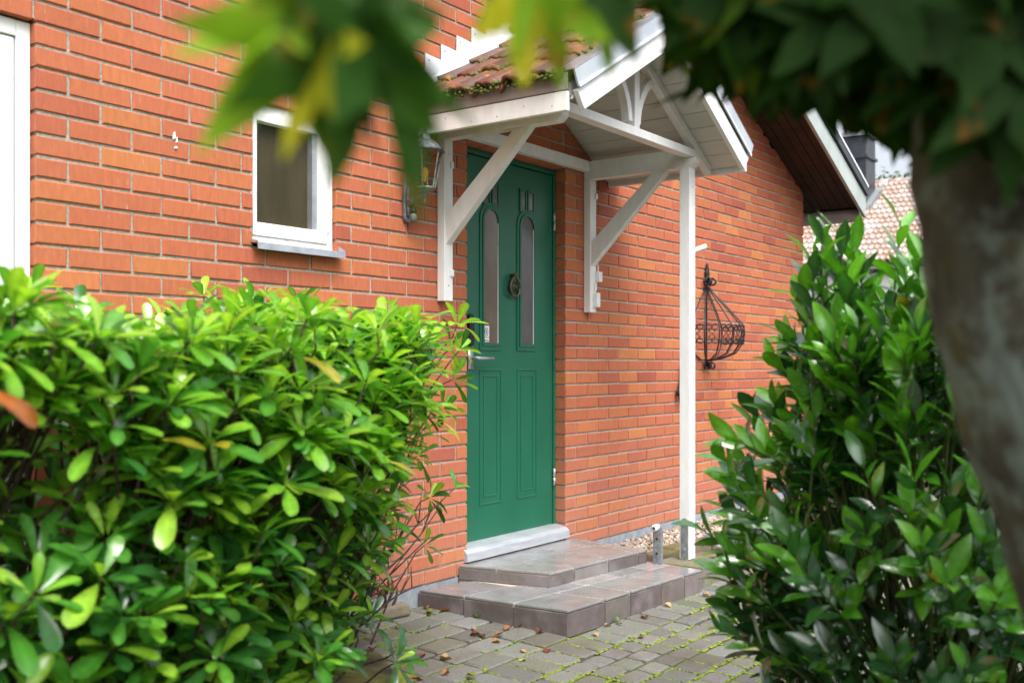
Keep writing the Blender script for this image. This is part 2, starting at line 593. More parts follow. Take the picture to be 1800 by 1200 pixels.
# bare soil under the hedge
sb = MB()
nx, ny = 20, 10
vs, fs = [], []
for i in range(nx + 1):
    for j in range(ny + 1):
        x = -2.2 + 3.3 * i / nx
        yy = -1.85 + 1.84 * j / ny
        e = min(i, nx - i, j, ny - j)
        vs.append((x + rnd.uniform(-.03, .03), yy if j == ny else yy + rnd.uniform(-.03, .03), gz(yy) + (-0.045 if e == 0 else rnd.uniform(0.0, 0.035))))
for i in range(nx):
    for j in range(ny):
        a = i * (ny + 1) + j
        fs.append((a, a + ny + 1, a + ny + 2, a + 1))
sb.add(vs, fs)
o = sb.build('soil_bed', 'soil', None, True)
o['kind'] = 'structure'

# ------------------------------------------------------------------ the brick house
house = thing('brick_house', 'red brick house gable with a green front door and dark brown eaves', 'house')
BL, BP, BH, BC, BZ = 0.2415, 0.252, 0.0635, 0.075, 0.0965
W1 = (-1.25, 0.0, -0.5, 2.347)          # white window door at the far left
W2 = (0.934, 1.406, 1.672, 2.272)       # small window
DR = (2.353, 3.296, 0.15, 2.347)        # front door
XC = 7.23                               # house corner
RT = 0.4245                             # main roof pitch
EAVE = 2.704
RIDGE_X = 1.5
def ztop(x):
    return EAVE + RT * (XC - x) if x > RIDGE_X else EAVE + RT * (XC - RIDGE_X) - RT * (RIDGE_X - x)
OPEN = (W1, W2, DR)

# mortar body of the wall: columns between the openings, set back from the brick faces
wall = MB()
e = 0.007
def wbox(x0, x1, z0, z1):
    wall.box(x0, x1, 0.007, 0.26, z0, z1)
wall.prism([(-3.0, 2.354), (XC - e, 2.354), (XC - e, EAVE), (RIDGE_X, ztop(RIDGE_X)), (-3.0, ztop(-3.0))], 'y', 0.007, 0.26)
wbox(-3.0, W1[0] - e, 0.09, 2.354)
wbox(0 + e, W2[0] - e, 0.09, 2.354)
wbox(W2[0] - e, W2[1] + e, 0.09, W2[2] - 0.002)
wbox(W2[0] - e, W2[1] + e, W2[3] + 0.006, 2.354)
wbox(W2[1] + e, DR[0] - e, 0.09, 2.354)
wbox(DR[1] + e, XC - e, 0.09, 2.354)
wall = wall.build('wall', 'mortar', house)

BRC = [(0.46, 0.132, 0.058), (0.48, 0.145, 0.058), (0.45, 0.124, 0.057), (0.51, 0.164, 0.060), (0.43, 0.112, 0.056), (0.47, 0.138, 0.063), (0.36, 0.088, 0.050), (0.53, 0.184, 0.062)]
BRW = [6, 5, 6, 4, 4, 5, 1.1, 1.6]
rb = random.Random(21)


def brick_geo(mb, x0, x1, z0, z1, y0, y1, colr, rg):
    """a brick whose outer face is at y0, with worn arrises"""
    j = lambda a=0.0022: rg.uniform(-a, a)
    w = 0.0035
    yf = y0 + rg.uniform(-0.0015, 0.0015)
    back = [(x0, y1, z0), (x1, y1, z0), (x1, y1, z1), (x0, y1, z1)]
    mid = [(x0 + j(), yf + 0.004, z0 + j()), ((x0 + x1) / 2, yf + 0.004, z0 + j()), (x1 + j(), yf + 0.004, z0 + j()), (x1 + j(), yf + 0.004, z1 + j()), ((x0 + x1) / 2, yf + 0.004, z1 + j()), (x0 + j(), yf + 0.004, z1 + j())]
    cx = (x0 + x1) / 2
    fr = [(x0 + w + j(.001), yf, z0 + w + j(.001)), (cx, yf, z0 + w + j(.001)), (x1 - w + j(.001), yf, z0 + w + j(.001)), (x1 - w, yf, z1 - w + j(.001)), (cx, yf, z1 - w + j(.001)), (x0 + w, yf, z1 - w)]
    vs = back + mid + fr
    M, Fq = 4, 10
    fs = [(Fq, Fq + 1, Fq + 4, Fq + 5), (Fq + 1, Fq + 2, Fq + 3, Fq + 4)]
    for i in range(6):
        n = (i + 1) % 6
        fs.append((M + i, M + n, Fq + n, Fq + i))
    fs += [(0, 1, M + 2, M + 1, M), (1, 2, M + 3, M + 2), (2, 3, M + 5, M + 4, M + 3), (3, 0, M, M + 5)]
    mb.add(vs, fs, colr)


bricks = []
nrow = 0
while True:
    z0 = BZ + BC * nrow
    z1 = z0 + BH
    if z0 > ztop(RIDGE_X):
        break
    zm = (z0 + z1) / 2
    off = 0 if nrow % 2 == 0 else -BP / 2
    xs_ = []
    # grid left of the door's right jamb, and a second grid starting at that jamb
    xmax_left = DR[1] - 0.012 if zm > DR[3] else DR[0]
    m = -14
    while True:
        a = off + m * BP
        if a >= xmax_left - 0.02:
            break
        xs_.append((a, min(a + BL, xmax_left)))
        m += 1
    m = 0
    while True:
        a = DR[1] + off + m * BP
        if a >= XC - 0.02:
            break
        xs_.append((max(a, DR[1]), min(a + BL, XC)))
        m += 1
    for a, b_ in xs_:
        pieces = [(a, b_, False)]
        for ox0, ox1, oz0, oz1 in OPEN:
            if z0 + 0.01 > oz0 and z1 - 0.01 < oz1:
                new = []
                for p0, p1, rv in pieces:
                    if p1 <= ox0 + 0.001 or p0 >= ox1 - 0.001:
                        new.append((p0, p1, rv or abs(p1 - ox0) < 0.02 or abs(p0 - ox1) < 0.02))
                    else:
                        if p0 < ox0 - 0.02:
                            new.append((p0, ox0, True))
                        if p1 > ox1 + 0.02:
                            new.append((ox1, p1, True))
                pieces = new
        for p0, p1, rv in pieces:
            if p1 - p0 < 0.018:
                continue
            if z0 > ztop((p0 + p1) / 2) + 0.03:
                continue
            if p0 < -2.9:
                continue
            lint = any(abs(z0 - oz1) < 0.03 and p1 > ox0 - .02 and p0 < ox1 + .02 for ox0, ox1, oz0, oz1 in OPEN)
            deep = rv or lint or abs(p1 - XC) < 0.02
            bricks.append((p0, p1, z0, z1, 0.115 if deep else 0.05))
    nrow += 1


def brick_seen(b_):
    cx, cz = (b_[0] + b_[1]) / 2, (b_[2] + b_[3]) / 2
    d, px, py = view((cx, 0, cz))
    if d < 0 or not (-30 < px < 1420 and -15 < py < 1040):
        return 0
    if px < 800 and py > 520 and not (px > 640 and py > 820):
        return 0
    if px < 800 and py > 520 and py < 780 and px < 760:
        return 0
    if 380 < px < 740 and py < 250 and not (px > 700 and py < 100):
        return 0
    if 850 < px < 1260 and py < 230 + (px - 850) * 0.2:
        return 0
    if px > 1280 and py > 520:
        return 0
    return (b_[1] - b_[0]) * (b_[3] - b_[2]) / d / d
order = sorted(range(len(bricks)), key=lambda i: -brick_seen(bricks[i]))
single = set(i for i in order[:298] if brick_seen(bricks[i]) > 0)
mass = MB()
for i, b_ in enumerate(bricks):
    colr = jit(rb.choices(BRC, BRW)[0], 0.05, rb)
    lowf = max(0.0, min(1.0, (0.85 - b_[2]) / 0.6)) * rb.uniform(0.2, 0.5)   # salt bloom on the lowest courses
    colr = tuple(a_ + (c_ - a_) * lowf for a_, c_ in zip(colr, (0.52, 0.235, 0.165)))
    # washed-out lowest courses
    if i in single:
        m = MB()
        brick_geo(m, b_[0], b_[1], b_[2], b_[3], 0, b_[4], colr, rb)
        m.build('brick', 'brick', wall)
    else:
        brick_geo(mass, b_[0], b_[1], b_[2], b_[3], 0, b_[4], colr, rb)
mass.build('brickwork', 'brick', wall, kind='stuff')
# brick return at the far corner
rt = MB()
rt.box(XC - 0.05, XC - 0.002, 0.116, 9, 0.09, EAVE)
rt.build('side_wall', 'brick', house)
fd = MB()
fd.box(-3.0, DR[0] - 0.03, 0.004, 0.26, -0.4, 0.0895)
fd.box(DR[0] - 0.03, DR[1] + 0.03, 0.02, 0.26, -0.4, 0.15)
fd.box(DR[1] + 0.03, XC - 0.01, 0.004, 9, -0.4, 0.0895)
fd.build('foundation', 'concrete', house)
# paint splash on the brick
sp = MB()
for x, z, w, h in ((0.545, 2.040, 0.012, 0.030), (0.560, 2.030, 0.006, 0.022), (0.552, 2.006, 0.014, 0.010)):
    sp.prism([(x, z), (x + w, z + h * 0.2), (x + w * 0.8, z + h), (x + w * 0.2, z + h * 0.9)], 'y', -0.004, 0.002)
sp.build('paint_fleck', 'sheet_white', house)

# dark room behind the openings
rm = MB()
rm.box(-2.9, XC - 0.4, 0.8, 0.9, 0.1, 2.5)
rm.build('inner_wall', 'dark_interior', house)

# --- left white window door
win = MB()
fy0, fy1 = 0.028, 0.10
win.box(-0.052, -0.002, fy0, fy1, 0.05, 2.341)
win.box(-1.248, -1.198, fy0, fy1, 0.05, 2.341)
win.box(-1.198, -0.052, fy0, fy1, 2.285, 2.341)
win = win.build('window', 'white_plastic', house, bevel=0.004)
win['label'] = 'tall white plastic window door frame'
sa = MB()
sa.box(-0.105, -0.056, 0.034, 0.09, 0.06, 2.281)
sa.box(-1.194, -1.145, 0.034, 0.09, 0.06, 2.281)
sa.box(-1.145, -0.105, 0.034, 0.09, 2.232, 2.281)
sa.box(-1.145, -0.105, 0.034, 0.09, 0.06, 0.16)
sa.build('sash', 'white_plastic', win, bevel=0.004)
bl = MB()
for i in range(13):
    x = -1.145 + 0.08 * i
    bl.hexa([(x, 0.075, 0.16), (x + 0.079, 0.067, 0.16), (x + 0.079, 0.073, 0.16), (x, 0.081, 0.16)], [(x, 0.075, 2.232), (x + 0.079, 0.067, 2.232), (x + 0.079, 0.073, 2.232), (x, 0.081, 2.232)])
bl.build('blind', 'white_plastic', win)
bd = MB()
bd.box(-0.056, -0.052, 0.045, 0.06, 0.06, 2.285)
bd.build('gasket', 'rubber_black', win)

# --- small window
w2 = MB()
x0, x1, z0, z1 = W2
w2.box(x0 + 0.002, x0 + 0.010, 0.02, 0.10, z0 + 0.02, z1 - 0.002)
w2.box(x1 - 0.036, x1 - 0.002, 0.02, 0.10, z0 + 0.02, z1 - 0.002)
w2.box(x0 + 0.010, x1 - 0.036, 0.02, 0.10, z1 - 0.04, z1 - 0.002)
w2.box(x0 + 0.010, x1 - 0.036, 0.02, 0.10, z0 + 0.02, z0 + 0.045)
w2 = w2.build('window', 'window_paint', house, bevel=0.003)
w2['label'] = 'small white wooden window frame with flaking paint'
sa = MB()
sx0, sx1, sz0, sz1 = x0 + 0.012, x1 - 0.039, z0 + 0.047, z1 - 0.042
sa.box(sx0, sx0 + 0.020, 0.012, 0.07, sz0, sz1)
sa.box(sx1 - 0.055, sx1, 0.012, 0.07, sz0, sz1)
sa.box(sx0 + 0.020, sx1 - 0.055, 0.012, 0.07, sz1 - 0.035, sz1)
sa.box(sx0 + 0.020, sx1 - 0.055, 0.012, 0.07, sz0, sz0 + 0.055)
sa.build('sash', 'window_paint', w2, bevel=0.003)
sp = MB()
sp.box(sx1 - 0.085, sx1 - 0.0555, 0.022, 0.075, sz0 + 0.055, sz1 - 0.035)
sp.build('glazing_spacer', 'grey_metal', w2)
pn = MB()
pn.box(sx0 + 0.02, sx1 - 0.085, 0.052, 0.058, sz0 + 0.055, sz1 - 0.035)
pn.build('pane', 'screen_pane', w2)
for zh in (z0 + 0.10, z1 - 0.20):
    hg = MB()
    hg.tube([(x1 - 0.037, 0.008, zh), (x1 - 0.037, 0.008, zh + 0.06)], 0.005, 8)
    hg.build('hinge', 'window_paint', w2)
sl = MB()
sl.prism([(0.06, 1.700), (-0.045, 1.684), (-0.048, 1.656), (-0.044, 1.656), (-0.040, 1.679), (0.06, 1.694)], 'x', x0 - 0.012, x1 + 0.014)
sl.prism([(0.0, 1.70), (-0.044, 1.69), (-0.044, 1.684), (0.0, 1.692)], 'x', x0 - 0.014, x0 - 0.011)
sl.prism([(0.0, 1.715), (-0.044, 1.69), (-0.044, 1.684), (0.0, 1.692)], 'x', x1 + 0.011, x1 + 0.015)
sl.build('sill', 'grey_metal', w2)

# --- front door
YD = 0.078
door = MB()
DX0, DX1, DZ0, DZ1 = 2.386, 3.268, 0.236, 2.310
door.box(DX0, DX1, YD, YD + 0.06, DZ0, DZ1)
door = door.build('door', 'green_paint', house, bevel=0.003)
door['label'] = 'green panelled front door with two arched panes'
fr = MB()
fr.box(DR[0] + 0.002, DX0 - 0.004, YD - 0.008, YD + 0.1, 0.23, 2.345)
fr.box(DX1 + 0.004, DR[1] - 0.002, YD - 0.008, YD + 0.1, 0.23, 2.345)
fr.box(DX0 - 0.004, DX1 + 0.004, YD - 0.008, YD + 0.1, DZ1 + 0.005, 2.345)
fr.build('door_frame', 'green_paint', door, bevel=0.002)


def ring_prism(outer, inner, y0, y1):
    """frame between two outlines with the same number of corners"""
    m = MB()
    n = len(outer)
    vs = [(p[0], y0, p[1]) for p in outer] + [(p[0], y0, p[1]) for p in inner] + [(p[0], y1, p[1]) for p in outer] + [(p[0], y1, p[1]) for p in inner]
    fs = []
    for i in range(n):
        j = (i + 1) % n
        fs += [(i, j, n + j, n + i), (i, 2 * n + i, 2 * n + j, j), (n + i, n + j, 3 * n + j, 3 * n + i)]
    m.add(vs, fs)
    return m


def arch(x0, x1, z0, z1, rise, n=8):
    pts = [(x0, z0), (x1, z0)]
    for i in range(n + 1):
        a = math.pi * i / n
        pts.append(((x0 + x1) / 2 + (x1 - x0) / 2 * math.cos(a), z1 - rise + rise * math.sin(a)))
    return pts
for px0, px1, ox0, ox1, pm in ((2.590, 2.722, 2.556, 2.757, 'brown_pane'), (2.936, 3.066, 2.906, 3.104, 'grey_pane')):
    p = MB()
    p.prism(arch(px0, px1, 1.300, 2.036, 0.070), 'y', YD - 0.0035, YD + 0.01)
    pane = p.build('pane', pm, door)
    # stepped moulding round the arched pane
    for k, (g0, g1, yy) in enumerate(((0.0, 0.013, YD - 0.011), (0.0135, 0.034, YD - 0.006))):
        mo = ring_prism(arch(px0 - g1, px1 + g1, 1.300 - g1 * 1.1, 2.036 + g1, 0.070 + g1 * 0.5), arch(px0 - g0, px1 + g0, 1.300 - g0, 2.036 + g0, 0.070 + g0 * 0.5), yy, YD + 0.002)
        mo.build('pane_moulding', 'green_paint', door)
    for lx0, lx1 in ((px0 + 0.004, px0 + 0.048), (px1 - 0.048, px1 - 0.004)):
        lo = 2.068
        p = MB()
        p.prism([(lx0, lo + (0.012 if lx0 > (px0 + px1) / 2 - .03 else 0)), (lx1, lo), (lx1, 2.178), (lx0, 2.178)], 'y', YD - 0.003, YD + 0.01)
        p.build('pane', 'grey_pane', door)
        mo = ring_prism([(lx0 - .012, lo - .012), (lx1 + .012, lo - .012), (lx1 + .012, 2.19), (lx0 - .012, 2.19)], [(lx0, lo), (lx1, lo), (lx1, 2.178), (lx0, 2.178)], YD - 0.008, YD + 0.002)
        mo.build('pane_moulding', 'green_paint', door)
    bead = MB()
    bead.box(px1 - 0.006, px1 - 0.001, YD - 0.0065, YD + 0.002, 1.302, 1.965)
    bead.build('glazing_bead', 'window_paint', door)
    # lower raised panel
    for g_, yy in ((0.0, YD - 0.0040), (0.034, YD - 0.0035)):
        ox = (ox0 + g_, ox1 - g_, 0.420 + g_ * 1.2, 1.160 - g_)
        t = 0.010
        mo = ring_prism([(ox[0], ox[2]), (ox[1], ox[2]), (ox[1], ox[3]), (ox[0], ox[3])], [(ox[0] + t, ox[2] + t), (ox[1] - t, ox[2] + t), (ox[1] - t, ox[3] - t), (ox[0] + t, ox[3] - t)], yy, YD + 0.002)
        mo.build('panel_moulding', 'green_paint', door, bevel=0.002)
th = MB()
th.prism([(0.12, 0.236), (YD - 0.01, 0.236), (0.0, 0.222), (-0.022, 0.205), (-0.028, 0.160), (0.0, 0.154), (0.12, 0.154)], 'x', DR[0] - 0.028, DR[1] + 0.006)
th.build('threshold', 'threshold_metal', door, bevel=0.003)
kn = MB()
kx, kz = 2.853, 1.622
pts = [(kx + 0.045 * math.cos(a), YD - 0.026, kz + 0.054 * math.sin(a)) for a in [2 * math.pi * i / 20 for i in range(21)]]
kn.tube(pts, 0.009, 8)
for i in range(20):
    a = 2 * math.pi * i / 20
    kn.blob((kx + 0.047 * math.cos(a), YD - 0.028, kz + 0.056 * math.sin(a)), 0.008, 0.9)
for r_, y_ in ((0.040, YD - 0.008), (0.030, YD - 0.016), (0.020, YD - 0.022)):
    kn.prism([(kx + r_ * 0.85 * math.cos(2 * math.pi * i / 16), kz + r_ * 1.1 * math.sin(2 * math.pi * i / 16)) for i in range(16)], 'y', y_, YD)
kn.prism([(kx - .012, kz), (kx, kz - .016), (kx + .012, kz), (kx, kz + .016)], 'y', YD - 0.030, YD)
kn.tube([(kx, YD, kz + 0.062), (kx, YD - 0.040, kz + 0.066)], 0.013, 8)
kn.build('knocker', 'bronze', door, True)
lk = MB()
lx = 2.470
lk.prism([(lx + .022 * math.cos(a), 1.405 + (0.030 if a <= math.pi else -0.10) + 0.022 * math.sin(a)) for a in [math.pi * i / 8 for i in range(9)] + [math.pi + math.pi * i / 8 for i in range(9)]], 'y', YD - 0.018, YD)
lk.build('door_lock', 'black_plastic', door, bevel=0.003)
lk2 = MB()
lk2.tube([(lx + .004, YD - 0.0185, 1.412), (lx + .004, YD - 0.021, 1.412)], 0.006, 10)
lk2.build('keyhole', 'grey_metal', door)
hd = MB()
hd.box(lx - 0.021, lx + 0.021, YD - 0.010, YD, 1.16, 1.282)
hd.tube([(lx, YD, 1.219), (lx, YD - 0.055, 1.219), (lx + 0.02, YD - 0.062, 1.219), (lx + 0.135, YD - 0.060, 1.217)], [0.010, 0.010, 0.010, 0.0085], 8)
hd.build('door_handle', 'grey_metal', door, True)
for zc in (2.035, 0.515):
    h = MB()
    h.tube([(3.272, YD - 0.012, zc - 0.05), (3.272, YD - 0.012, zc - 0.002)], 0.009, 8)
    h.tube([(3.272, YD - 0.012, zc + 0.002), (3.272, YD - 0.012, zc + 0.05)], 0.009, 8)
    h.build('hinge', 'grey_metal', door, True)
st = MB()
st.box(2.592, 2.638, YD - 0.0055, YD - 0.0036, 1.308, 1.396)
st = st.build('sticker', 'sticker_white', door)
mk = MB()
sx, sz = 2.613, 1.363
op = [(sx + 0.015 * math.cos(2 * math.pi * i / 16), sz + 0.022 * math.sin(2 * math.pi * i / 16)) for i in range(16)]
ip = [(sx + 0.012 * math.cos(2 * math.pi * i / 16), sz + 0.018 * math.sin(2 * math.pi * i / 16)) for i in range(16)]
rp = ring_prism(op, ip, YD - 0.0062, YD - 0.0050)
mk.add(rp.v, rp.f)
mk.box(sx - .0025, sx + .0025, YD - 0.0062, YD - 0.005, sz - .010, sz + .010)
for i in range(5):
    mk.box(2.596 + i * .008, 2.601 + i * .008, YD - 0.0062, YD - 0.005, 1.330, 1.335)
mk.box(2.597, 2.633, YD - 0.0062, YD - 0.005, 1.314, 1.319)
mk.build('printed_mark', 'black_plastic', door)

# --- main roof with dark verge soffit
OH, XE = 0.45, 7.62
roof = MB()
T = 0.20
def rz(x):
    return ztop(x) + 0.012
pl = [(RIDGE_X, rz(RIDGE_X) + .045), (XE, rz(XE) + .045), (XE, rz(XE) + T), (RIDGE_X, rz(RIDGE_X) + T), (-4.0, rz(-4.0) + T), (-4.0, rz(-4.0) + .045)]
roof.prism([pl[0], pl[1], pl[2], pl[3]], 'y', -OH + 0.03, 9)
roof.prism([pl[5], pl[0], pl[3], pl[4]], 'y', -OH + 0.03, 9)
roof = roof.build('roof', 'brown_wood', house)
k = 5
for i in range(k):
    y1_, y0_ = -0.001 - i * (OH - 0.035) / k, -0.001 - (i + 1) * (OH - 0.035) / k + 0.007
    s = MB()
    for xa, xb in ((RIDGE_X, XE - 0.12), (-4.0, RIDGE_X)):
        s.hexa([(xa, y0_, rz(xa) + .004), (xb, y0_, rz(xb) + .004), (xb, y1_, rz(xb) + .004), (xa, y1_, rz(xa) + .004)], [(xa, y0_, rz(xa) + .04), (xb, y0_, rz(xb) + .04), (xb, y1_, rz(xb) + .04), (xa, y1_, rz(xa) + .04)])
    s.build('soffit_board', 'brown_wood', roof)
for xa, xb in ((RIDGE_X, XE - 0.04), (-4.0, RIDGE_X)):
    b_ = MB()
    b_.prism([(xa, rz(xa) - .055), (xb, rz(xb) - .055), (xb, rz(xb) + .13), (xa, rz(xa) + .13)], 'y', -OH, -OH + 0.028)
    b_.build('barge_board', 'barge_paint', roof, bevel=0.002)
    b_ = MB()
    b_.prism([(xa, rz(xa) + .14), (xb, rz(xb) + .14), (xb, rz(xb) + T + .03), (xa, rz(xa) + T + .03)], 'y', -OH - 0.022, -OH + 0.08)
    b_.build('verge_cap', 'dark_sheet', roof)
    b_ = MB()
    b_.prism([(xa, rz(xa) + .21), (xb, rz(xb) + .21), (xb, rz(xb) + T + .034), (xa, rz(xa) + T + .034)], 'y', -OH - 0.026, -OH - 0.0225)
    b_.build('verge_trim', 'sheet_white', roof)
gt = MB()
gx, gz_ = XE - 0.03, rz(XE) - 0.03
gt.tube([(gx, -OH + 0.06, gz_ + .02), (gx, 9, gz_ + .02)], 0.062, 12)
gt.build('gutter', 'mauve_metal', roof, True)
for yy in (0.05, 0.85):
    gb = MB()
    gb.tube([(gx + 0.066 * math.cos(a), yy, gz_ + .02 + 0.066 * math.sin(a)) for a in [math.pi + math.pi * i / 8 for i in range(9)]], 0.006, 5)
    gb.build('gutter_bracket', 'iron', roof)
ev = MB()
ev.prism([(XC + 0.002, ztop(XC) - 0.01), (XE - 0.10, rz(XE - 0.10) + 0.0), (XE - 0.10, rz(XE - .1) + .044), (XC + .002, ztop(XC) + .056)], 'y', 0.001, 9)
ev.build('eaves_soffit', 'brown_wood', roof)

# ------------------------------------------------------------------ the canopy over the door
can = thing('porch_canopy', 'white timber canopy with mossy tiled roof over the green front door', 'canopy')
TP = 0.577
MX = 2.84
LB, RB_ = (2.107, 2.174), (3.494, 3.563)
def part(mb, name, mat='white_paint', bevel=0.003, label=None):
    o = mb.build(name, mat, can, bevel=bevel)
    if label:
        o['label'] = label
    return o
for xb in (LB, RB_):
    part(MB().box(xb[0], xb[1], -0.049, -0.002, 1.503, 2.309), 'wall_post')
    part(MB().prism([(-0.003, 2.310), (-0.715, 2.310), (-0.745, 2.335), (-0.745, 2.3665), (-0.66, 2.3665), (-0.66, 2.42), (-0.003, 2.42)], 'x', xb[0] + .001, xb[1] - .001), 'beam')
    part(MB().prism([(-0.0495, 1.785), (-0.565, 2.3095), (-0.470, 2.3095), (-0.0495, 1.93)], 'x', xb[0] + .010, xb[1] - .010), 'brace')
part(MB().box(3.4925, 3.5655, -0.713, -0.6485, 0.072, 2.3092), 'post', label='white full-height front post with galvanised foot')
ft = MB()
ft.prism([(-0.705, -0.03), (-0.66, -0.03)] + [(-0.6825 + 0.0225 * math.cos(a), 0.285 + 0.0225 * math.sin(a)) for a in [math.pi * i / 8 for i in range(9)]], 'x', 3.486, 3.4915)
for zz in (0.27, 0.13):
    ft.tube([(3.486, -0.682, zz), (3.480, -0.682, zz)], 0.008, 8)
part(ft, 'post_foot', 'galvanised', 0)
part(MB().box(LB[0] + 0.03, RB_[1] + 0.03, -0.732, -0.668, 2.3675, 2.413), 'tie_beam')
part(MB().box(LB[1] + .001, RB_[0] - .001, -0.046, -0.002, 2.356, 2.42), 'ledger')
nl = MB()
for z_ in (0.45, 0.9, 1.35, 1.8, 2.2):
    nl.blob((3.530 + rnd.uniform(-.01, .01), -0.7135, z_), 0.004, 1)
for i in range(6):
    nl.blob((MX - 0.9665, -0.10 - 0.15 * i, 2.325 + rnd.uniform(-.02, .02)), 0.004, 1)
for xb in (LB, RB_):
    for z_ in (1.58, 2.24):
        nl.blob(((xb[0] + xb[1]) / 2, -0.0495, z_), 0.004, 1)
part(nl, 'nail_heads', 'galvanised', 0)['kind'] = 'stuff'
# inner rafters with king post and curved struts
AZ = 2.815
for sgn in (-1, 1):
    def S(dx, z):
        return (MX + sgn * dx, z)
    part(MB().prism([S(0.0, AZ), S(0.90, AZ - TP * .90), S(0.90, AZ - TP * .90 + .055), S(0.0, AZ + .055)], 'y', -0.730, -0.685), 'rafter')
    arc_o, arc_i = [], []
    for i in range(9):
        a = R(4 + 62 * i / 8)
        rr, cx_, cz_ = 0.300, 0.022 + 0.338, 2.418
        arc_o.append(S(cx_ - (rr + .038) * math.cos(a), cz_ + (rr + .038) * math.sin(a)))
        arc_i.append(S(cx_ - rr * math.cos(a), cz_ + rr * math.sin(a)))
    m = MB()
    for i in range(8):
        m.hexa([(arc_o[i][0], -0.722, arc_o[i][1]), (arc_i[i][0], -0.722, arc_i[i][1]), (arc_i[i + 1][0], -0.722, arc_i[i + 1][1]), (arc_o[i + 1][0], -0.722, arc_o[i + 1][1])],
               [(arc_o[i][0], -0.678, arc_o[i][1]), (arc_i[i][0], -0.678, arc_i[i][1]), (arc_i[i + 1][0], -0.678, arc_i[i + 1][1]), (arc_o[i + 1][0], -0.678, arc_o[i + 1][1])])
    part(m, 'curved_strut', bevel=0)
part(MB().box(MX - .026 + .02, MX + .026 + .02, -0.726, -0.676, 2.4135, 2.79), 'king_post')
# soffit boards, ten to a slope, running from wall to gable
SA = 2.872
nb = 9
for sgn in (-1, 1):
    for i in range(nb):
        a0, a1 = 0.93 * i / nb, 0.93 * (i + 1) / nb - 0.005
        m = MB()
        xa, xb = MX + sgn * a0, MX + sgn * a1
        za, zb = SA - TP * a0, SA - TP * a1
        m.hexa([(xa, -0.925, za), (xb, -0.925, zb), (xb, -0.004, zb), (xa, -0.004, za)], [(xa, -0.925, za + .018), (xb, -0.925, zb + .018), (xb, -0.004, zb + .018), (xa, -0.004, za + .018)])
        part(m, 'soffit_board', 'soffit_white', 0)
dk = MB()
for sgn in (-1, 1):
    dk.hexa([(MX, -0.925, SA + .02), (MX + sgn * .94, -0.925, SA + .02 - TP * .94), (MX + sgn * .94, -0.004, SA + .02 - TP * .94), (MX, -0.004, SA + .02)],
            [(MX, -0.925, SA + .075), (MX + sgn * .94, -0.925, SA + .075 - TP * .94), (MX + sgn * .94, -0.004, SA + .075 - TP * .94), (MX, -0.004, SA + .075)])
part(dk, 'roof_deck', 'mauve_metal', 0)
BA = 2.800
for sgn in (-1, 1):
    def S(dx, z):
        return (MX + sgn * dx, z)
    # eave fascia: white board below, mauve sheet drip above
    xx = sorted((MX + sgn * 0.941, MX + sgn * 0.966))
    part(MB().box(xx[0], xx[1], -0.925, -0.004, 2.282 if sgn < 0 else 2.305, 2.368), 'fascia_board')
    xx = sorted((MX + sgn * 0.962, MX + sgn * 0.968))
    part(MB().box(xx[0], xx[1], -0.930, -0.004, 2.372, 2.445), 'drip_sheet', 'mauve_metal', 0)
    # barge board, folded sheet cap
    part(MB().prism([S(0, BA), S(0.865, BA - TP * .865), S(0.925, BA - TP * .865 + .075), S(0.0, BA + .118)], 'y', -0.955, -0.928), 'barge_board')
    part(MB().prism([S(0, BA + .124), S(0.930, BA + .124 - TP * .930), S(0.965, BA + .124 - TP * .965 + .085), S(0.0, BA + .124 + .080)], 'y', -0.966, -0.957), 'verge_cap', 'sheet_grey', 0)
    part(MB().prism([S(0, BA + .206), S(0.968, BA + .212 - TP * .968), S(0.968, BA + .216 - TP * .968), S(0.0, BA + .212)], 'y', -0.966, -0.865), 'verge_flange', 'grey_metal', 0)
    part(MB().prism([S(0, BA + .118), S(0.928, BA + .118 - TP * .928), S(0.930, BA + .132 - TP * .930), S(0.0, BA + .132)], 'y', -0.972, -0.9675), 'verge_trim', 'sheet_white', 0)

# clay pantiles: one shape, laid in courses, upper ones over lower ones
def pantile(wid, ln, amp, th, waves=1, seg=8, tail=0.0):
    """x down the slope, y across, z up"""
    m = MB()
    vs, fs = [], []
    n = seg * waves
    for lay in (0, 1):
        for xx in (0, ln):
            for i in range(n + 1):
                t = i / seg
                yy = wid * (i / n - 0.5)
                h = amp * (0.5 + 0.5 * math.sin(2 * math.pi * t - 0.6)) + 0.25 * amp * math.sin(4 * math.pi * t)
                vs.append((xx, yy, h - lay * th + (0.0 if xx == 0 else tail)))
    N = n + 1
    for i in range(n):
        fs.append((i, N + i, N + i + 1, i + 1))
        fs.append((2 * N + i, 2 * N + i + 1, 3 * N + i + 1, 3 * N + i))
        fs.append((N + i, 3 * N + i, 3 * N + i + 1, N + i + 1))
        fs.append((i, i + 1, 2 * N + i + 1, 2 * N + i))
    fs.append((0, 2 * N, 3 * N, N))
    fs.append((n, N + n, 3 * N + n, 2 * N + n))
    m.add(vs, fs)
    return m
TC = [(0.24, 0.088, 0.045), (0.18, 0.068, 0.042), (0.14, 0.062, 0.048), (0.29, 0.125, 0.05), (0.13, 0.078, 0.066)]
tiles = []
for c_ in TC:
    m = pantile(0.162, 0.40, 0.050, 0.016, 1, 8, 0.006)
    m.c = [c_] * len(m.v)
    tiles.append(m.mesh('roof_tile', 'roof_tile', True))
mossy = MB()
sl_ = math.atan(TP)
rt_ = random.Random(3)
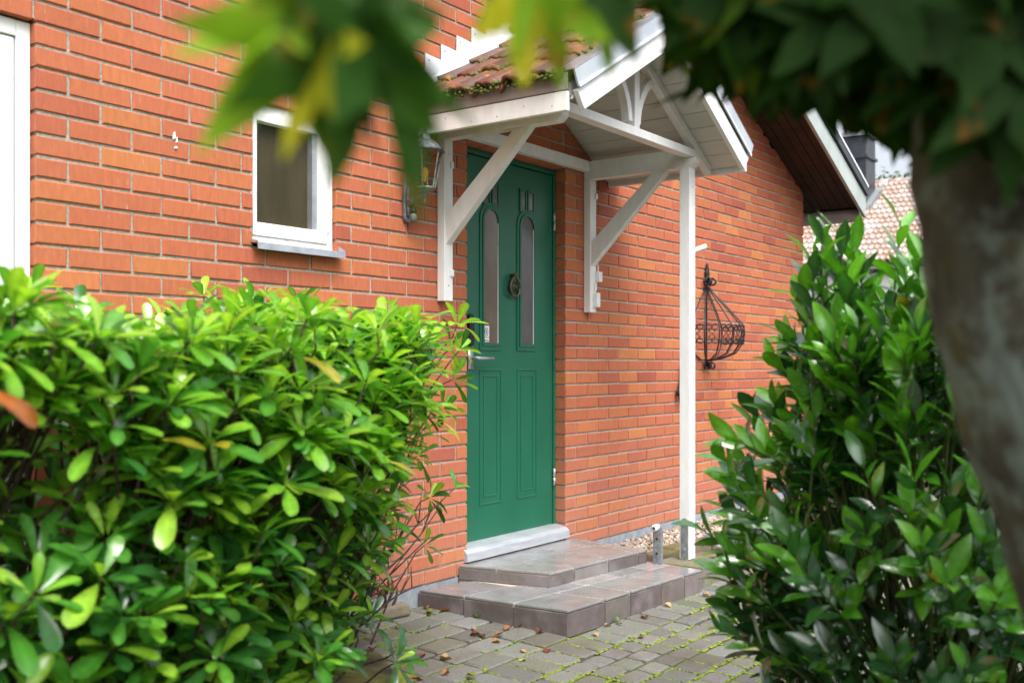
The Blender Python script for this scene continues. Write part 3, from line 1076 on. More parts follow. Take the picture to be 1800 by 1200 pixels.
for sgn in (-1, 1):
    ex = Vector((sgn * math.cos(sl_), 0, -math.sin(sl_)))
    ez = Vector((sgn * math.sin(sl_), 0, math.cos(sl_)))
    ey = ez.cross(ex)
    for r_ in range(4):
        for c_ in range(6):
            s0 = 1.135 - r_ * 0.295 - 0.40
            yy = -0.07 - 0.152 * c_
            p = Vector((MX, yy, SA + .085)) + ex * s0 + ez * (0.006 + 0.012) + Vector((0, rt_.uniform(-.004, .004), 0))
            tilt = Matrix.Rotation(R(-2.4 + rt_.uniform(-.6, .6)), 4, 'Y')
            M = Matrix(((ex.x, ey.x, ez.x, p.x), (ex.y, ey.y, ez.y, p.y), (ex.z, ey.z, ez.z, p.z), (0, 0, 0, 1)))
            inst('roof_tile', tiles[rt_.randrange(5)], can, M @ tilt)
            # cushions of moss on the tile tails
            if sgn < 0:
                for _ in range(rt_.choice((20, 40, 70, 110))):
                    q = p + ex * (0.40 - abs(rt_.gauss(0, 0.045)) + 0.008) + Vector((0, rt_.gauss(0.02, 0.045), 0)) + ez * (0.030 + rt_.uniform(-.016, .016))
                    mossy.blob(q, rt_.uniform(0.005, 0.013), 0.9, rg=rt_)
part(mossy, 'roof_moss', 'roof_moss', 0)['kind'] = 'stuff'
for i in range(3):
    m = MB()
    ya, yb = -0.02 - 0.30 * i, -0.02 - 0.30 * (i + 1) - 0.03
    pr = [(MX + (0.10 + .004 * i) * math.cos(a), 3.02 + 0.085 * math.sin(a)) for a in [math.pi * j / 8 for j in range(9)]]
    pr += [(MX + 0.085 * math.cos(a), 3.02 + 0.070 * math.sin(a)) for a in [math.pi - math.pi * j / 8 for j in range(9)]]
    m.prism(pr, 'y', ya, yb)
    m.c = [TC[i]] * len(m.v)
    part(m, 'ridge_tile', 'roof_tile', 0)
# stepped white flashing against the brickwork
for sgn in (-1, 1):
    pts = [(MX + sgn * 0.975, 2.455), (MX, 3.03)]
    top = []
    for i in range(8):
        xx = 0.955 - i * 0.124
        top.append((MX + sgn * xx, 2.566 + 0.075 * i))
        top.append((MX + sgn * xx, 2.647 + 0.075 * i))
    pts += [(MX, top[-1][1])] + top[::-1]
    part(MB().prism(pts, 'y', -0.009, -0.0035), 'stepped_flashing', 'sheet_white', 0)
    part(MB().prism([(MX + sgn * 0.975, 2.452), (MX, 3.022), (MX, 3.062), (MX + sgn * .975, 2.492)], 'y', -0.030, -0.0095), 'flashing_apron', 'sheet_white', 0)
    nl = MB()
    for i in range(7):
        nl.blob((MX + sgn * (0.930 - i * 0.124), -0.0105, 2.617 + .075 * i), 0.004, 1)
    part(nl, 'flashing_nail', 'iron', 0)
for x_, z_, w_, h_, nm in ((2.150, 1.625, .022, .036, 'cable_clip'), (2.150, 2.170, .020, .034, 'cable_clip'), (3.545, 2.195, .022, .036, 'cable_clip'), (3.553, 1.69, .040, .062, 'junction_box'), (3.530, 1.535, .038, .088, 'junction_box'), (3.533, 1.635, .022, .05, 'cable_duct')):
    part(MB().box(x_, x_ + w_, -0.049 - (.028 if nm == 'junction_box' else .012), -0.0492, z_, z_ + h_), nm, 'white_plastic', 0.004)
cb = MB()
cb.tube([(3.565, -0.06, 1.752), (3.566, -0.062, 1.785), (3.556, -0.058, 1.80), (3.545, -0.05, 1.79)], 0.004, 6)
part(cb, 'cable', 'white_plastic', 0)
fh = MB()
fh.tube([(3.571, -0.69, 1.838), (3.63, -0.75, 1.868)], 0.016, 12)
fh.tube([(3.566, -0.685, 1.80), (3.566, -0.685, 1.875)], 0.010, 8)
part(fh, 'flag_holder', 'white_plastic', 0)

# ------------------------------------------------------------------ front steps
stp = thing('front_steps', 'two low tiled steps with purple grey risers below the green door', 'steps')


def lerp2(q, u, v):
    a = Vector(q[0]).lerp(Vector(q[3]), u)
    b2 = Vector(q[1]).lerp(Vector(q[2]), u)
    return a.lerp(b2, v)
STC = [(0.275, 0.268, 0.268), (0.245, 0.245, 0.25), (0.265, 0.255, 0.248), (0.235, 0.245, 0.245), (0.295, 0.278, 0.272)]
RSC = [(0.15, 0.125, 0.122), (0.165, 0.138, 0.135), (0.18, 0.16, 0.158), (0.14, 0.115, 0.112)]
rs = random.Random(8)


def step(q, zt, us, vs_, zb_fn, skip):
    core = MB()
    ins = 0.012
    c0 = [lerp2(q, 0.009, 0.0), lerp2(q, 0.009, 0.982), lerp2(q, 0.991, 0.982), lerp2(q, 0.991, 0.0)]
    core.add([(p.x, p.y, zb_fn(p.y) - 0.03) for p in c0] + [(p.x, p.y, zt - 0.0035) for p in c0], [(0, 1, 2, 3), (7, 6, 5, 4), (0, 4, 5, 1), (1, 5, 6, 2), (2, 6, 7, 3), (3, 7, 4, 0)])
    core.build('step_core', 'grout', stp)
    for i in range(len(us) - 1):
        for j in range(len(vs_) - 1):
            if skip(us[i], us[i + 1], vs_[j], vs_[j + 1]):
                continue
            g_ = 0.0055
            u0, u1, v0, v1 = us[i] + g_, us[i + 1] - g_, vs_[j] + g_, vs_[j + 1] - g_
            p = [lerp2(q, u0, v0), lerp2(q, u0, v1), lerp2(q, u1, v1), lerp2(q, u1, v0)]
            m = MB()
            dz = rs.uniform(-.0008, .0008)
            m.hexa([(a.x, a.y, zt - 0.014) for a in p], [(a.x, a.y, zt + dz) for a in p])
            m.c = [jit(rs.choice(STC), 0.10, rs)] * 8
            m.build('tread_tile', 'step_tile', stp, bevel=0.004)
    def riser(pa, pb, nrm):
        m = MB()
        n = Vector(nrm)
        a, b2 = Vector(pa), Vector(pb)
        t = (b2 - a).normalized() * 0.003
        a, b2 = a + t, b2 - t
        lo = [(a - n * .002, zb_fn(a.y) - .004), (b2 - n * .002, zb_fn(b2.y) - .004), (b2 - n * .016, zb_fn(b2.y) - .004), (a - n * .016, zb_fn(a.y) - .004)]
        m.hexa([(p_.x, p_.y, z_) for p_, z_ in lo], [(p_.x, p_.y, zt - .0165) for p_, z_ in lo])
        m.c = [jit(rs.choice(RSC), 0.12, rs)] * 8
        m.build('riser_tile', 'riser_tile', stp, bevel=0.0015)
    vv = vs_
    for j in range(len(vv) - 1):
        riser(lerp2(q, 0, vv[j]), lerp2(q, 0, vv[j + 1]), (-1, -0.07))
        riser(lerp2(q, 1, vv[j]), lerp2(q, 1, vv[j + 1]), (1, 0.0))
    for i in range(len(us) - 1):
        riser(lerp2(q, us[i], 1), lerp2(q, us[i + 1], 1), (-0.06, -1))
step(LOW, 0.080, (0, 0.245, 0.425, 0.655, 0.845, 1.0), (0, 0.32, 0.655, 1.0), gz, lambda u0, u1, v0, v1: u0 > 0.24 and u1 < 0.99 and v1 < 0.5)
step(UPP, 0.152, (0, 0.235, 0.575, 0.905, 1.0), (0.0, 0.42, 1.0), lambda y_: 0.084, lambda *a: False)
# mossy concrete pad under the post and the edging by the gravel
pad = MB()
pad.prism([(3.34, -0.56), (3.36, -0.86), (3.66, -0.88), (3.68, -0.58)], 'z', -0.05, 0.068, (0.20, 0.19, 0.15))
tag(pad.build('footing_pad', 'stone', None, bevel=0.008), 'mossy concrete footing pad under the white post', 'footing')

# galvanised bracket with a white tube end at the corner of the upper step
br = thing('rail_bracket', 'galvanised flat bracket with white tube end on the lower step', 'bracket')
m = MB()
m.prism([(-0.665, 0.081), (-0.615, 0.081), (-0.615, 0.285)] + [(-0.640 + .025 * math.cos(a), 0.285 + .025 * math.sin(a)) for a in [math.pi * i / 8 for i in range(1, 8)]] + [(-0.665, 0.285)], 'x', 3.236, 3.243)
m.box(3.243, 3.262, -0.664, -0.659, 0.081, 0.285)
m.build('plate', 'galvanised', br)
m = MB()
m.tube([(3.20, -0.640, 0.283), (3.2355, -0.640, 0.285)], 0.019, 14)
m.build('tube_end', 'white_plastic', br, True)
m = MB()
m.tube([(3.198, -0.640, 0.283), (3.1995, -0.640, 0.283)], 0.008, 10)
for zz in (0.22, 0.14):
    m.tube([(3.230, -0.640, zz), (3.2355, -0.640, zz)], 0.006, 8)
m.build('screw', 'iron', br)

# ------------------------------------------------------------------ gravel and edging stones on the right
gv = MB()
rgv = random.Random(4)
GC = [(0.42, 0.33, 0.27), (0.34, 0.27, 0.22), (0.50, 0.42, 0.36), (0.28, 0.22, 0.18), (0.40, 0.30, 0.20), (0.55, 0.50, 0.45)]
for _ in range(2600):
    x_ = rgv.uniform(3.36, 6.6)
    y_ = rgv.uniform(-0.34, -0.01)
    h = 0.045 * (1 + y_ / 0.34) * 0.6
    gv.blob((x_, y_, 0.012 + h + rgv.uniform(-.006, .010)), rgv.uniform(0.008, 0.018), 0.75, jit(rgv.choice(GC), .15, rgv), rgv)
gv.build('gravel', 'gravel', None)['kind'] = 'stuff'
gb = MB()
gb.add([(3.30, -0.008, 0.035), (7.2, -0.008, 0.035), (7.2, -0.45, 0.0), (3.30, -0.45, 0.0), (3.30, -0.70, -0.03), (7.2, -0.70, -0.03)], [(3, 2, 1, 0), (4, 5, 2, 3)])
gb.build('gravel_bed', 'soil', None)['kind'] = 'structure'
edge_lab = ['mossy edging brick nearest the bracket along the gravel', 'mossy edging brick just left of the post along the gravel', 'edging brick behind the post foot along the gravel',
            'edging brick first to the right of the post along the gravel', 'edging brick second to the right of the post along the gravel', 'edging brick half hidden by the laurel along the gravel', 'flat mossy brick lying right of the post foot']
for i in range(7):
    m = MB()
    x_ = 3.56 + i * 0.245
    y_ = -0.42 + rgv.uniform(-.012, .012)
    if i == 6:
        x_, y_ = 3.76, -0.60
    z_ = -0.02
    j = lambda: rgv.uniform(-.006, .006)
    q0 = [(x_ + j(), y_ - .055 + j(), z_), (x_ + .225 + j(), y_ - .055 + j(), z_), (x_ + .225 + j(), y_ + .055 + j(), z_), (x_ + j(), y_ + .055 + j(), z_)]
    q1 = [(p[0] + j(), p[1] + j(), z_ + (0.085 if i < 6 else .05) + j()) for p in q0]
    m.hexa(q0, q1, jit((0.17, 0.12, 0.085), .2, rgv))
    tag(m.build('edging_brick', 'stone', None, bevel=0.012), edge_lab[i], 'brick', 'edging bricks along the gravel')
# loose paver by the wall and the mossy slab at the hedge foot
m = MB()
m.hexa([(1.545, -0.055, 0.0), (1.80, -0.105, 0.0), (1.815, -0.020, 0.0), (1.56, 0.0, 0.0)], [(1.552, -0.05, 0.052), (1.795, -0.095, 0.058), (1.805, -0.030, 0.060), (1.567, -0.010, 0.055)], (0.24, 0.20, 0.16))
tag(m.build('loose_paver', 'stone', None, bevel=0.012), 'loose grey brown paver leaning by the wall left of the steps', 'paver')
m = MB()
m.prism([(0.55, -0.16), (1.19, -0.17), (1.215, -0.46), (1.04, -0.70), (0.55, -0.74)], 'z', -0.07, 0.012, (0.075, 0.068, 0.045))
tag(m.build('mossy_slab', 'stone', None, bevel=0.012), 'dark mossy stone slab on the ground at the foot of the hedge', 'slab')

# ------------------------------------------------------------------ wall lantern
lam = thing('wall_lantern', 'old grey wall lantern with glowing amber reflection beside the canopy post', 'lantern')
LX, LY = 1.868, -0.125
m = MB()
for r_, z_, y_ in ((0, 0, 0),):
    prof = [(-0.014, 1.872), (0.010, 1.866), (0.024, 1.885), (0.026, 1.93), (0.030, 1.975), (0.024, 2.03), (0.012, 2.075), (0.0, 2.09), (-0.012, 2.075), (-0.024, 2.03), (-0.030, 1.975), (-0.026, 1.93), (-0.022, 1.885)]
    m.prism([(LX + a, z) for a, z in prof], 'y', -0.022, -0.002)
    m.prism([(LX + a * .62, 1.975 + (z - 1.975) * .8) for a, z in prof], 'y', -0.036, -0.0225)
m.build('back_plate', 'lamp_metal', lam, bevel=0.004)
m = MB()
m.tube([(LX, -0.03, 1.960), (LX, -0.06, 1.975), (LX, -0.095, 1.99), (LX, LY, 1.992)], [0.026, 0.016, 0.010, 0.008], 10)
m.build('arm', 'lamp_metal', lam, True)
m = MB()
m.lathe([(0.010, -0.02), (0.017, -0.005), (0.017, 0.018), (0.012, 0.024)], 14, (LX + .004, -0.050, 1.886))
m.build('sensor_dome', 'lamp_patina', lam, True)
m = MB()
m.lathe([(0.0155, 0.0), (0.0155, 0.022)], 14, (LX + .004, -0.050, 1.911))
m.build('sensor_band', 'black_plastic', lam, True)
m = MB()
m.lathe([(0.002, -0.062), (0.006, -0.040), (0.004, -0.032), (0.011, -0.020), (0.008, -0.010), (0.014, 0.0), (0.048, 0.006), (0.054, 0.014), (0.050, 0.018)], 12, (LX, LY, 2.010))
m.build('finial', 'lamp_patina', lam, True)
m = MB()
m.lathe([(0.050, 0.0), (0.084, 0.165)], 6, (LX, LY, 2.029))
m.build('glass', 'clear_glass', lam)
m = MB()
for k in range(6):
    a = 2 * math.pi * (k + 0.5) / 6
    m.tube([(LX + .052 * math.cos(a), LY + .052 * math.sin(a), 2.026), (LX + .086 * math.cos(a), LY + .086 * math.sin(a), 2.196)], 0.004, 5)
m.build('glazing_bar', 'lamp_patina', lam)
m = MB()
m.lathe([(0.100, 0.0), (0.105, 0.006), (0.070, 0.040), (0.034, 0.060), (0.022, 0.085), (0.009, 0.095), (0.011, 0.11), (0.002, 0.125)], 6, (LX, LY, 2.196))
m.build('cap', 'lamp_metal', lam)
m = MB()
m.lathe([(0.006, 0.0), (0.009, 0.02), (0.014, 0.040), (0.012, 0.058), (0.004, 0.068)], 12, (LX, LY, 2.055))
m.build('bulb', 'amber_reflection', lam, True)  # glows to imitate the amber reflection

# ------------------------------------------------------------------ wrought-iron wall basket
bas = thing('wall_basket', 'black wrought iron half basket with scrolls hung on brick wall', 'wall basket')
BX, BR_ = 5.205, 0.275
ang = [math.pi * i / 8 for i in range(9)]
def bp(a, r_, z_):
    return (BX + r_ * math.cos(a), -0.006 - r_ * math.sin(a), z_)
for i, a in enumerate(ang):
    m = MB()
    m.tube([bp(a, 0.012, 1.765), bp(a, 0.05, 1.72), bp(a, 0.17, 1.59), bp(a, BR_, 1.47), bp(a, BR_ * 1.01, 1.41), bp(a, BR_ * .96, 1.345), bp(a, BR_ * .78, 1.27), bp(a, .10, 1.225), bp(a, .012, 1.215)], 0.0048, 6)
    m.build('bar', 'iron', bas, True)
for z_, r_ in ((1.47, BR_), (1.345, BR_ * .965)):
    m = MB()
    m.tube([bp(math.pi * i / 24, r_, z_) for i in range(25)], 0.004, 5)
    m.build('hoop', 'iron', bas, True)
for i in range(8):
    a0, a1 = ang[i], ang[i + 1]
    for sgn, s_ in ((1, 0), (-1, 0)):
        m = MB()
        pts = []
        for k in range(22):
            t = k / 21
            w = 2 * math.pi * (1.15) * t
            r_ = 0.026 * (1 - 0.45 * t)
            am = (a0 + a1) / 2
            ds = sgn * (-0.026 + r_ * math.sin(w)) / BR_
            zz = 1.408 + 0.031 + 0.0 + (0.026 - r_ * math.cos(w) * 1.0) - 0.02
            pts.append(bp(am + ds, BR_ * 1.0, zz + 0.012))
        m.tube(pts, 0.0032, 5)
        pts2 = [(p[0], p[1], 2 * 1.4075 - p[2]) for p in pts]
        m.tube(pts2, 0.0032, 5)
        m.tube([pts[0], bp((a0 + a1) / 2 + sgn * 0.0, BR_, 1.4075), (pts2[0][0], pts2[0][1], pts2[0][2])], 0.0032, 5)
        m.build('scroll', 'iron', bas, True)
m = MB()
m.tube([(BX, -0.008, 1.17), (BX, -0.008, 1.87)], 0.006, 6)
m.build('spine', 'iron', bas)
m = MB()
m.prism([(BX - .012, 1.775), (BX + .012, 1.775), (BX + .034, 1.81), (BX + .024, 1.84), (BX + .032, 1.865), (BX + .016, 1.89), (BX + .012, 1.915), (BX, 1.94), (BX - .012, 1.912), (BX - .018, 1.888), (BX - .03, 1.862), (BX - .022, 1.838), (BX - .034, 1.808)], 'y', -0.022, -0.004)
m.build('leaf_finial', 'iron', bas, bevel=0.004)
for zc, sc in ((1.795, 1.0), (1.175, 0.9)):
    for k, (dx, dy) in enumerate(((0.07, -0.01), (-0.07, -0.01), (0.05, -0.06), (-0.05, -0.06), (0, -0.08))):
        L_ = Vector((dx, dy, 0))
        u = L_.normalized()
        m = MB()
        pts = []
        for i in range(18):
            t = i / 17
            w = math.pi * 2.4 * t
            r_ = 0.033 * sc * (1 - 0.6 * t)
            c0 = u * (0.045 * sc)
            q = c0 + u * (-r_ * math.cos(w)) + Vector((0, 0, r_ * math.sin(w)))
            pts.append((BX + q.x, -0.010 + q.y, zc + q.z))
        m.tube(pts, 0.0055, 5)
        m.build('curl', 'iron', bas, True)
# black cord with a ball on the wall behind the post
m = MB()
m.tube([(4.775, -0.012, 1.18), (4.765, -0.015, 1.08), (4.722, -0.02, 1.02), (4.745, -0.02, 0.91)], 0.007, 6)
m.lathe([(0.006, -0.028), (0.026, -0.012), (0.028, 0.006), (0.012, 0.026)], 10, (4.722, -0.03, 0.985))
tag(m.build('wall_hook', 'iron', None, True), 'black iron rod with a ball on the brick wall behind the post', 'hook')

# ------------------------------------------------------------------ leaves
def leaf_geo(L, W, fold, droop, curl, prof, n=6):
    """x along the leaf, y across, z its upper side"""
    vs, fs = [], []
    for i in range(n + 1):
        t = math.sin(math.pi / 2 * i / n)
        w = W * prof(t)
        zz = -droop * L * t * t + 0.03 * L * math.sin(math.pi * t)
        xx = L * (t - 0.12 * droop * t * t)
        up = fold * w
        cu = curl * w * math.sin(t * 9.0)
        vs += [(xx, -w, zz + up + cu), (xx, 0, zz), (xx, w, zz + up - cu)]
    for i in range(n):
        a = 3 * i
        fs += [(a, a + 3, a + 4, a + 1), (a + 1, a + 4, a + 5, a + 2)]
    return vs, fs
def prof_rhodo(t):
    return 1.12 * t ** 0.8 * math.sqrt(max(0.0, 1 - t ** 4.5)) + 0.03
def prof_laurel(t):
    return (math.sin(math.pi * t ** 1.1) ** 0.8) * (1.0) if 0 < t < 1 else (0.06 if t == 0 else 0.01)


def frame(p, d, nrm):
    x = Vector(d).normalized()
    z = Vector(nrm) - x * Vector(nrm).dot(x)
    z = z.normalized() if z.length > 1e-5 else x.orthogonal().normalized()
    y = z.cross(x)
    return Matrix(((x.x, y.x, z.x, p[0]), (x.y, y.y, z.y, p[1]), (x.z, y.z, z.z, p[2]), (0, 0, 0, 1)))


class LeafSet:
    """collects leaves; the ones that show largest become objects, the others one mass"""
    def __init__(self, mat, prof, W, tints, weights, rg, nvar=14, L=1.0, droop=(0.05, 0.35), fold=(0.05, 0.35)):
        self.rg, self.mat, self.items = rg, mat, []
        self.tints, self.weights = tints, weights
        self.geos, self.cache = [], {}
        for _ in range(nvar):
            self.geos.append(leaf_geo(1.0, W * rg.uniform(0.88, 1.14) * 0.5, rg.uniform(*fold), rg.uniform(*droop), rg.uniform(-.10, .10), prof))

    def add(self, M, size, tone=None):
        t = self.rg.choices(range(len(self.tints)), self.weights)[0] if tone is None else tone
        self.items.append((M, size, self.rg.randrange(len(self.geos)), t))

    def veined(self, cs):
        """paler midrib on the strap-shaped leaves"""
        if len(cs) != 21:
            return list(cs)
        return [tuple(min(1.0, x * 1.30 + 0.01) for x in c_) if i % 3 == 1 else tuple(x * 0.92 for x in c_) for i, c_ in enumerate(cs)]

    def emit(self, parent, count, cell=26, name='leaf', mass='leaf_mass', hide=None):
        best = {}
        for i, (M, s, g_, t) in enumerate(self.items):
            c_ = M @ Vector((s * 0.5, 0, 0))
            d, px, py = view(c_)
            if d < 0 or not (-10 < px < 1810 and -10 < py < 1210):
                continue
            if hide and hide(px, py):
                continue
            k = (int(px // cell), int(py // cell))
            if k not in best or d < best[k][0]:
                best[k] = (d, i)
        vis = set(i for d, i in best.values())
        def area(i):
            M, s, g_, t = self.items[i]
            d, px, py = view(M @ Vector((s * .5, 0, 0)))
            nz = Vector((M[0][2], M[1][2], M[2][2]))
            tc = (Vector((CAMX, CAMY, CAMZ)) - M.translation).normalized()
            return (s / d) ** 2 * (0.15 + abs(nz.dot(tc)))
        chosen = set(sorted(vis, key=lambda i: -area(i))[:count])
        m = MB()
        for i, (M, s, g_, t) in enumerate(self.items):
            vs, fs = self.geos[g_]
            if i in chosen:
                if (g_, t) not in self.cache:
                    q = MB()
                    q.add(vs, fs, self.tints[t])
                    q.c = self.veined(q.c)
                    self.cache[(g_, t)] = q.mesh(name, self.mat, True)
                inst(name, self.cache[(g_, t)], parent, M @ Matrix.Scale(s, 4))
            else:
                A = np.array(M)[:3, :3] * s
                P = np.array(vs) @ A.T + np.array(M)[:3, 3]
                m.add([tuple(p) for p in P], fs, jit(self.tints[t], 0.12, self.rg))
                m.c[-len(vs):] = self.veined(m.c[-len(vs):])
        if m.v:
            m.build(mass, self.mat, parent, True, kind='stuff')


def curve(p0, p1, bend, n=6):
    p0, p1, bend = Vector(p0), Vector(p1), Vector(bend)
    return [p0.lerp(p1, i / n) + bend * math.sin(math.pi * i / n) for i in range(n + 1)]


# --- rhododendron hedge
hedge = thing('rhododendron_hedge', 'clipped rhododendron hedge of bright green leaf rosettes below the window', 'hedge')
rh = random.Random(17)
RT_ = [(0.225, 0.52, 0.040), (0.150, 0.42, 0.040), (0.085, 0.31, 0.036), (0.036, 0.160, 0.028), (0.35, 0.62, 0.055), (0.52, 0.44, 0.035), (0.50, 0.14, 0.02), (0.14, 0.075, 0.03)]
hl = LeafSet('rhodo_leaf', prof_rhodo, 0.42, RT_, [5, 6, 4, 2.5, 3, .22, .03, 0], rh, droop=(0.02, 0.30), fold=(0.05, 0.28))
FOOT = [(-2.2, -1.62), (0.02, -1.55), (0.52, -1.30), (0.86, -1.05), (1.14, -0.75), (1.28, -0.42), (1.28, -0.12)]
def front_at(x):
    for (xa, ya), (xb, yb) in zip(FOOT, FOOT[1:]):
        if xa <= x <= xb and xb > xa:
            return ya + (yb - ya) * (x - xa) / (xb - xa), (xb - xa, yb - ya)
    return -0.3, (0.0, 1.0)
tips = []
ZT = 1.255
def lump(x, y_):
    return 0.035 * math.sin(x * 4.3 + 1.1) + 0.035 * math.sin(y_ * 5.7 + x * 2.0) + 0.025 * math.sin(x * 9.1 - y_ * 7)
# top
for _ in range(540):
    x_ = rh.uniform(-1.6, 1.24)
    fy, _t = front_at(x_)
    y_ = rh.uniform(fy + 0.02, -0.12)
    tips.append((Vector((x_, y_, ZT + lump(x_, y_) + rh.uniform(-.07, .03) + 0.02 * max(0, x_))), Vector((rh.uniform(-.35, .35), rh.uniform(-.45, .25), 1.0))))
# front and right end
for _ in range(800):
    t = rh.random()
    x_ = rh.uniform(-1.55, 1.28)
    fy, tg = front_at(x_)
    nrm = Vector((tg[1], -tg[0], 0)).normalized()
    z_ = 0.10 + (ZT - 0.12) * (rh.random() ** 0.8)
    under = max(0.0, 0.95 - z_) * 0.45 * max(0.0, min(1.0, (x_ + 0.3) / 0.8))
    inn = abs(rh.gauss(0, 0.15)) + 0.02 + under
    gap = math.sin(x_ * 5.3 + z_ * 3.1) * math.sin(z_ * 6.2 - x_ * 2.4)
    if gap < -0.45 and rh.random() < 0.6:
        inn += 0.25
    if x_ > 0.35 and z_ < 1.0 and rh.random() < 0.25 + 0.5 * min(1, (x_ - .35) / .5):
        continue
    p = Vector((x_, fy, z_)) - nrm * inn
    if p.y > -0.08:
        continue
    tips.append((p, nrm * rh.uniform(0.15, 0.75) + Vector((rh.uniform(-.35, .45), rh.uniform(-.25, .25), rh.uniform(0.6, 1.2)))))
# inside and the end towards the door
for _ in range(300):
    x_ = rh.uniform(-1.4, 1.15)
    fy, tg = front_at(x_)
    p = Vector((x_, rh.uniform(fy + .2, -0.15), rh.uniform(0.2, ZT - 0.12)))
    if x_ > 0.2 and rh.random() < 0.75:
        continue
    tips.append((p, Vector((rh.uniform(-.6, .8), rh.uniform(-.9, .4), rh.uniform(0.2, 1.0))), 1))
# a few longer shoots that stand out over the top, at the door end and low by the wall
for p, a in (((1.30, -0.78, 1.34), (0.3, -0.2, 1)), ((1.36, -0.70, 1.25), (0.8, -0.2, .6)), ((1.42, -0.66, 1.12), (1, -0.2, .3)), ((1.40, -0.62, 1.00), (1, -.3, .2)), ((1.22, -0.86, 1.24), (.5, -.5, .8)),
             ((1.46, -0.50, 0.62), (1, -.2, .3)), ((1.52, -0.42, 0.40), (.9, -.2, .5)), ((1.38, -0.50, 0.80), (1, -.3, .3)), ((0.95, -0.25, 1.42), (0, 0, 1)), ((0.42, -0.35, 1.42), (0, 0, 1)), ((-0.35, -0.6, 1.38), (0, 0, 1)), ((1.05, -0.55, 0.20), (.4, -.6, .6)), ((0.98, -0.75, 0.12), (.3, -.7, .6)), ((0.75, -0.95, 0.16), (.3, -.8, .5))):
    tips.append((Vector(p), Vector(a)))
tw = MB()
ROOTS = [Vector((-1.5 + 0.21 * i + rh.uniform(-.08, .08), -0.70 + rh.uniform(-.28, .28), 0.0)) for i in range(12)]
for bi, r0 in enumerate(ROOTS):
    m = MB()
    for k in range(5):
        e_ = r0 + Vector((rh.uniform(-.35, .35), rh.uniform(-.45, .35), rh.uniform(.75, 1.1)))
        e_.x = min(e_.x, 1.0)
        e_.y = max(e_.y, front_at(e_.x)[0] + 0.25)
        pts = curve(r0 + Vector((0, 0, -.03)), e_, (rh.uniform(-.12, .12), rh.uniform(-.12, .12), 0), 6)
        m.tube(pts, [0.016 - 0.0017 * i for i in range(7)], 6)
    m.build('branch', 'twig', hedge, True)
for tip_ in tips:
    p, a = tip_[0], tip_[1]
    deep_in = len(tip_) > 2
    a = a.normalized()
    big_n = rh.choice((6, 7, 8, 9, 10))
    ref = a.orthogonal().normalized()
    w = a.cross(ref)
    base_t = rh.random() * 6.28
    small = rh.uniform(0.85, 1.12)
    high = (p.z - 0.6) / 0.7
    for k in range(big_n + 1):
        an = base_t + k * 2.4
        ring = k / big_n
        th_ = R(86 - 52 * ring + rh.uniform(-12, 12))
        d = a * math.cos(th_) + (ref * math.cos(an) + w * math.sin(an)) * math.sin(th_)
        d.z -= 0.05
        nrm = a + Vector((0, 0, 0.5)) + Vector((rh.uniform(-.25, .25), rh.uniform(-.25, .25), rh.uniform(-.1, .2)))
        L_ = rh.uniform(0.088, 0.134) * small * (1 - 0.28 * ring)
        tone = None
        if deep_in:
            tone = rh.choice((2, 3, 3))  # inner leaves in dark tints, imitating the shaded hollow
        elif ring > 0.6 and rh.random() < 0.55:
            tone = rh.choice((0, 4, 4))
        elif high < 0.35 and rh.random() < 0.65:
            tone = rh.choice((2, 3))  # low leaves take darker tints that stand for shade
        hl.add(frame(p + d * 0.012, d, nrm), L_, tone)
    # twig down towards the nearest stem
    root = min(ROOTS, key=lambda r_: (r_.x - p.x) ** 2 + (r_.y - p.y) ** 2)
    tgt = Vector((root.x * .45 + p.x * .55, root.y * .45 + p.y * .55, max(0.05, p.z - rh.uniform(.25, .45))))
    pts = [p, p - a * 0.05, p.lerp(tgt, 0.5) - a * 0.03 + Vector((rh.uniform(-.02, .02), rh.uniform(-.02, .02), 0)), tgt]
    tw.tube(pts, [0.0024, 0.003, 0.004, 0.006], 5)
# bare stems and hanging dead leaves by the wall end
for k in range(34):
    a0 = Vector((rh.uniform(.75, 1.10), rh.uniform(-.55, -.22), rh.uniform(0.0, .5)))
    a1 = a0 + Vector((rh.uniform(.15, .55), rh.uniform(-.15, .15), rh.uniform(.05, .42)))
    pts = curve(a0, a1, (rh.uniform(-.05, .05), 0, rh.uniform(-.07, .03)), 5)
    tw.tube(pts, [0.006, .0055, .005, .004, .003, .0022], 5)
    for q in range(3):
        i0 = pts[rh.randrange(2, 5)]
        tw.tube([i0, i0 + Vector((rh.uniform(0, .12), rh.uniform(-.05, .05), rh.uniform(0.0, .12)))], [0.003, 0.0014], 4)
    if rh.random() < 0.55:
        for q in range(rh.choice((2, 3, 5))):
            d = Vector((rh.uniform(-.2, 1), rh.uniform(-.7, .5), rh.uniform(-.1, .8)))
            hl.add(frame(a1, d, (0, -.3, 1)), rh.uniform(.05, .085), rh.choice((0, 1, 2)))
for q in range(16):
    p = Vector((1.28 + rh.uniform(-.07, .09), -0.36 + rh.uniform(-.05, .05), 0.27 + rh.uniform(-.03, .05)))
    hl.add(frame(p, (rh.uniform(-.25, .25), rh.uniform(-.25, .25), -1), (rh.uniform(-1, 1), -1, 0)), rh.uniform(.08, .11), 7)
hl.add(frame((-1.105, -1.80, 1.145), (0.75, -0.25, -0.42), (-0.1, -1, 0.5)), 0.105, 6)
for p, d, t in (((-0.62, -1.56, 1.03), (0.9, -0.3, -0.15), 5), ((0.10, -1.52, 0.93), (0.8, -.3, -0.35), 5), ((1.05, -0.92, 0.97), (.6, -.3, -.6), 5), ((0.7, -1.18, 1.05), (.9, -.2, 0), 4)):
    hl.add(frame(p, d, (-.3, -.6, 1)), 0.10, t)
tw.build('twigs', 'twig', hedge, kind='stuff')
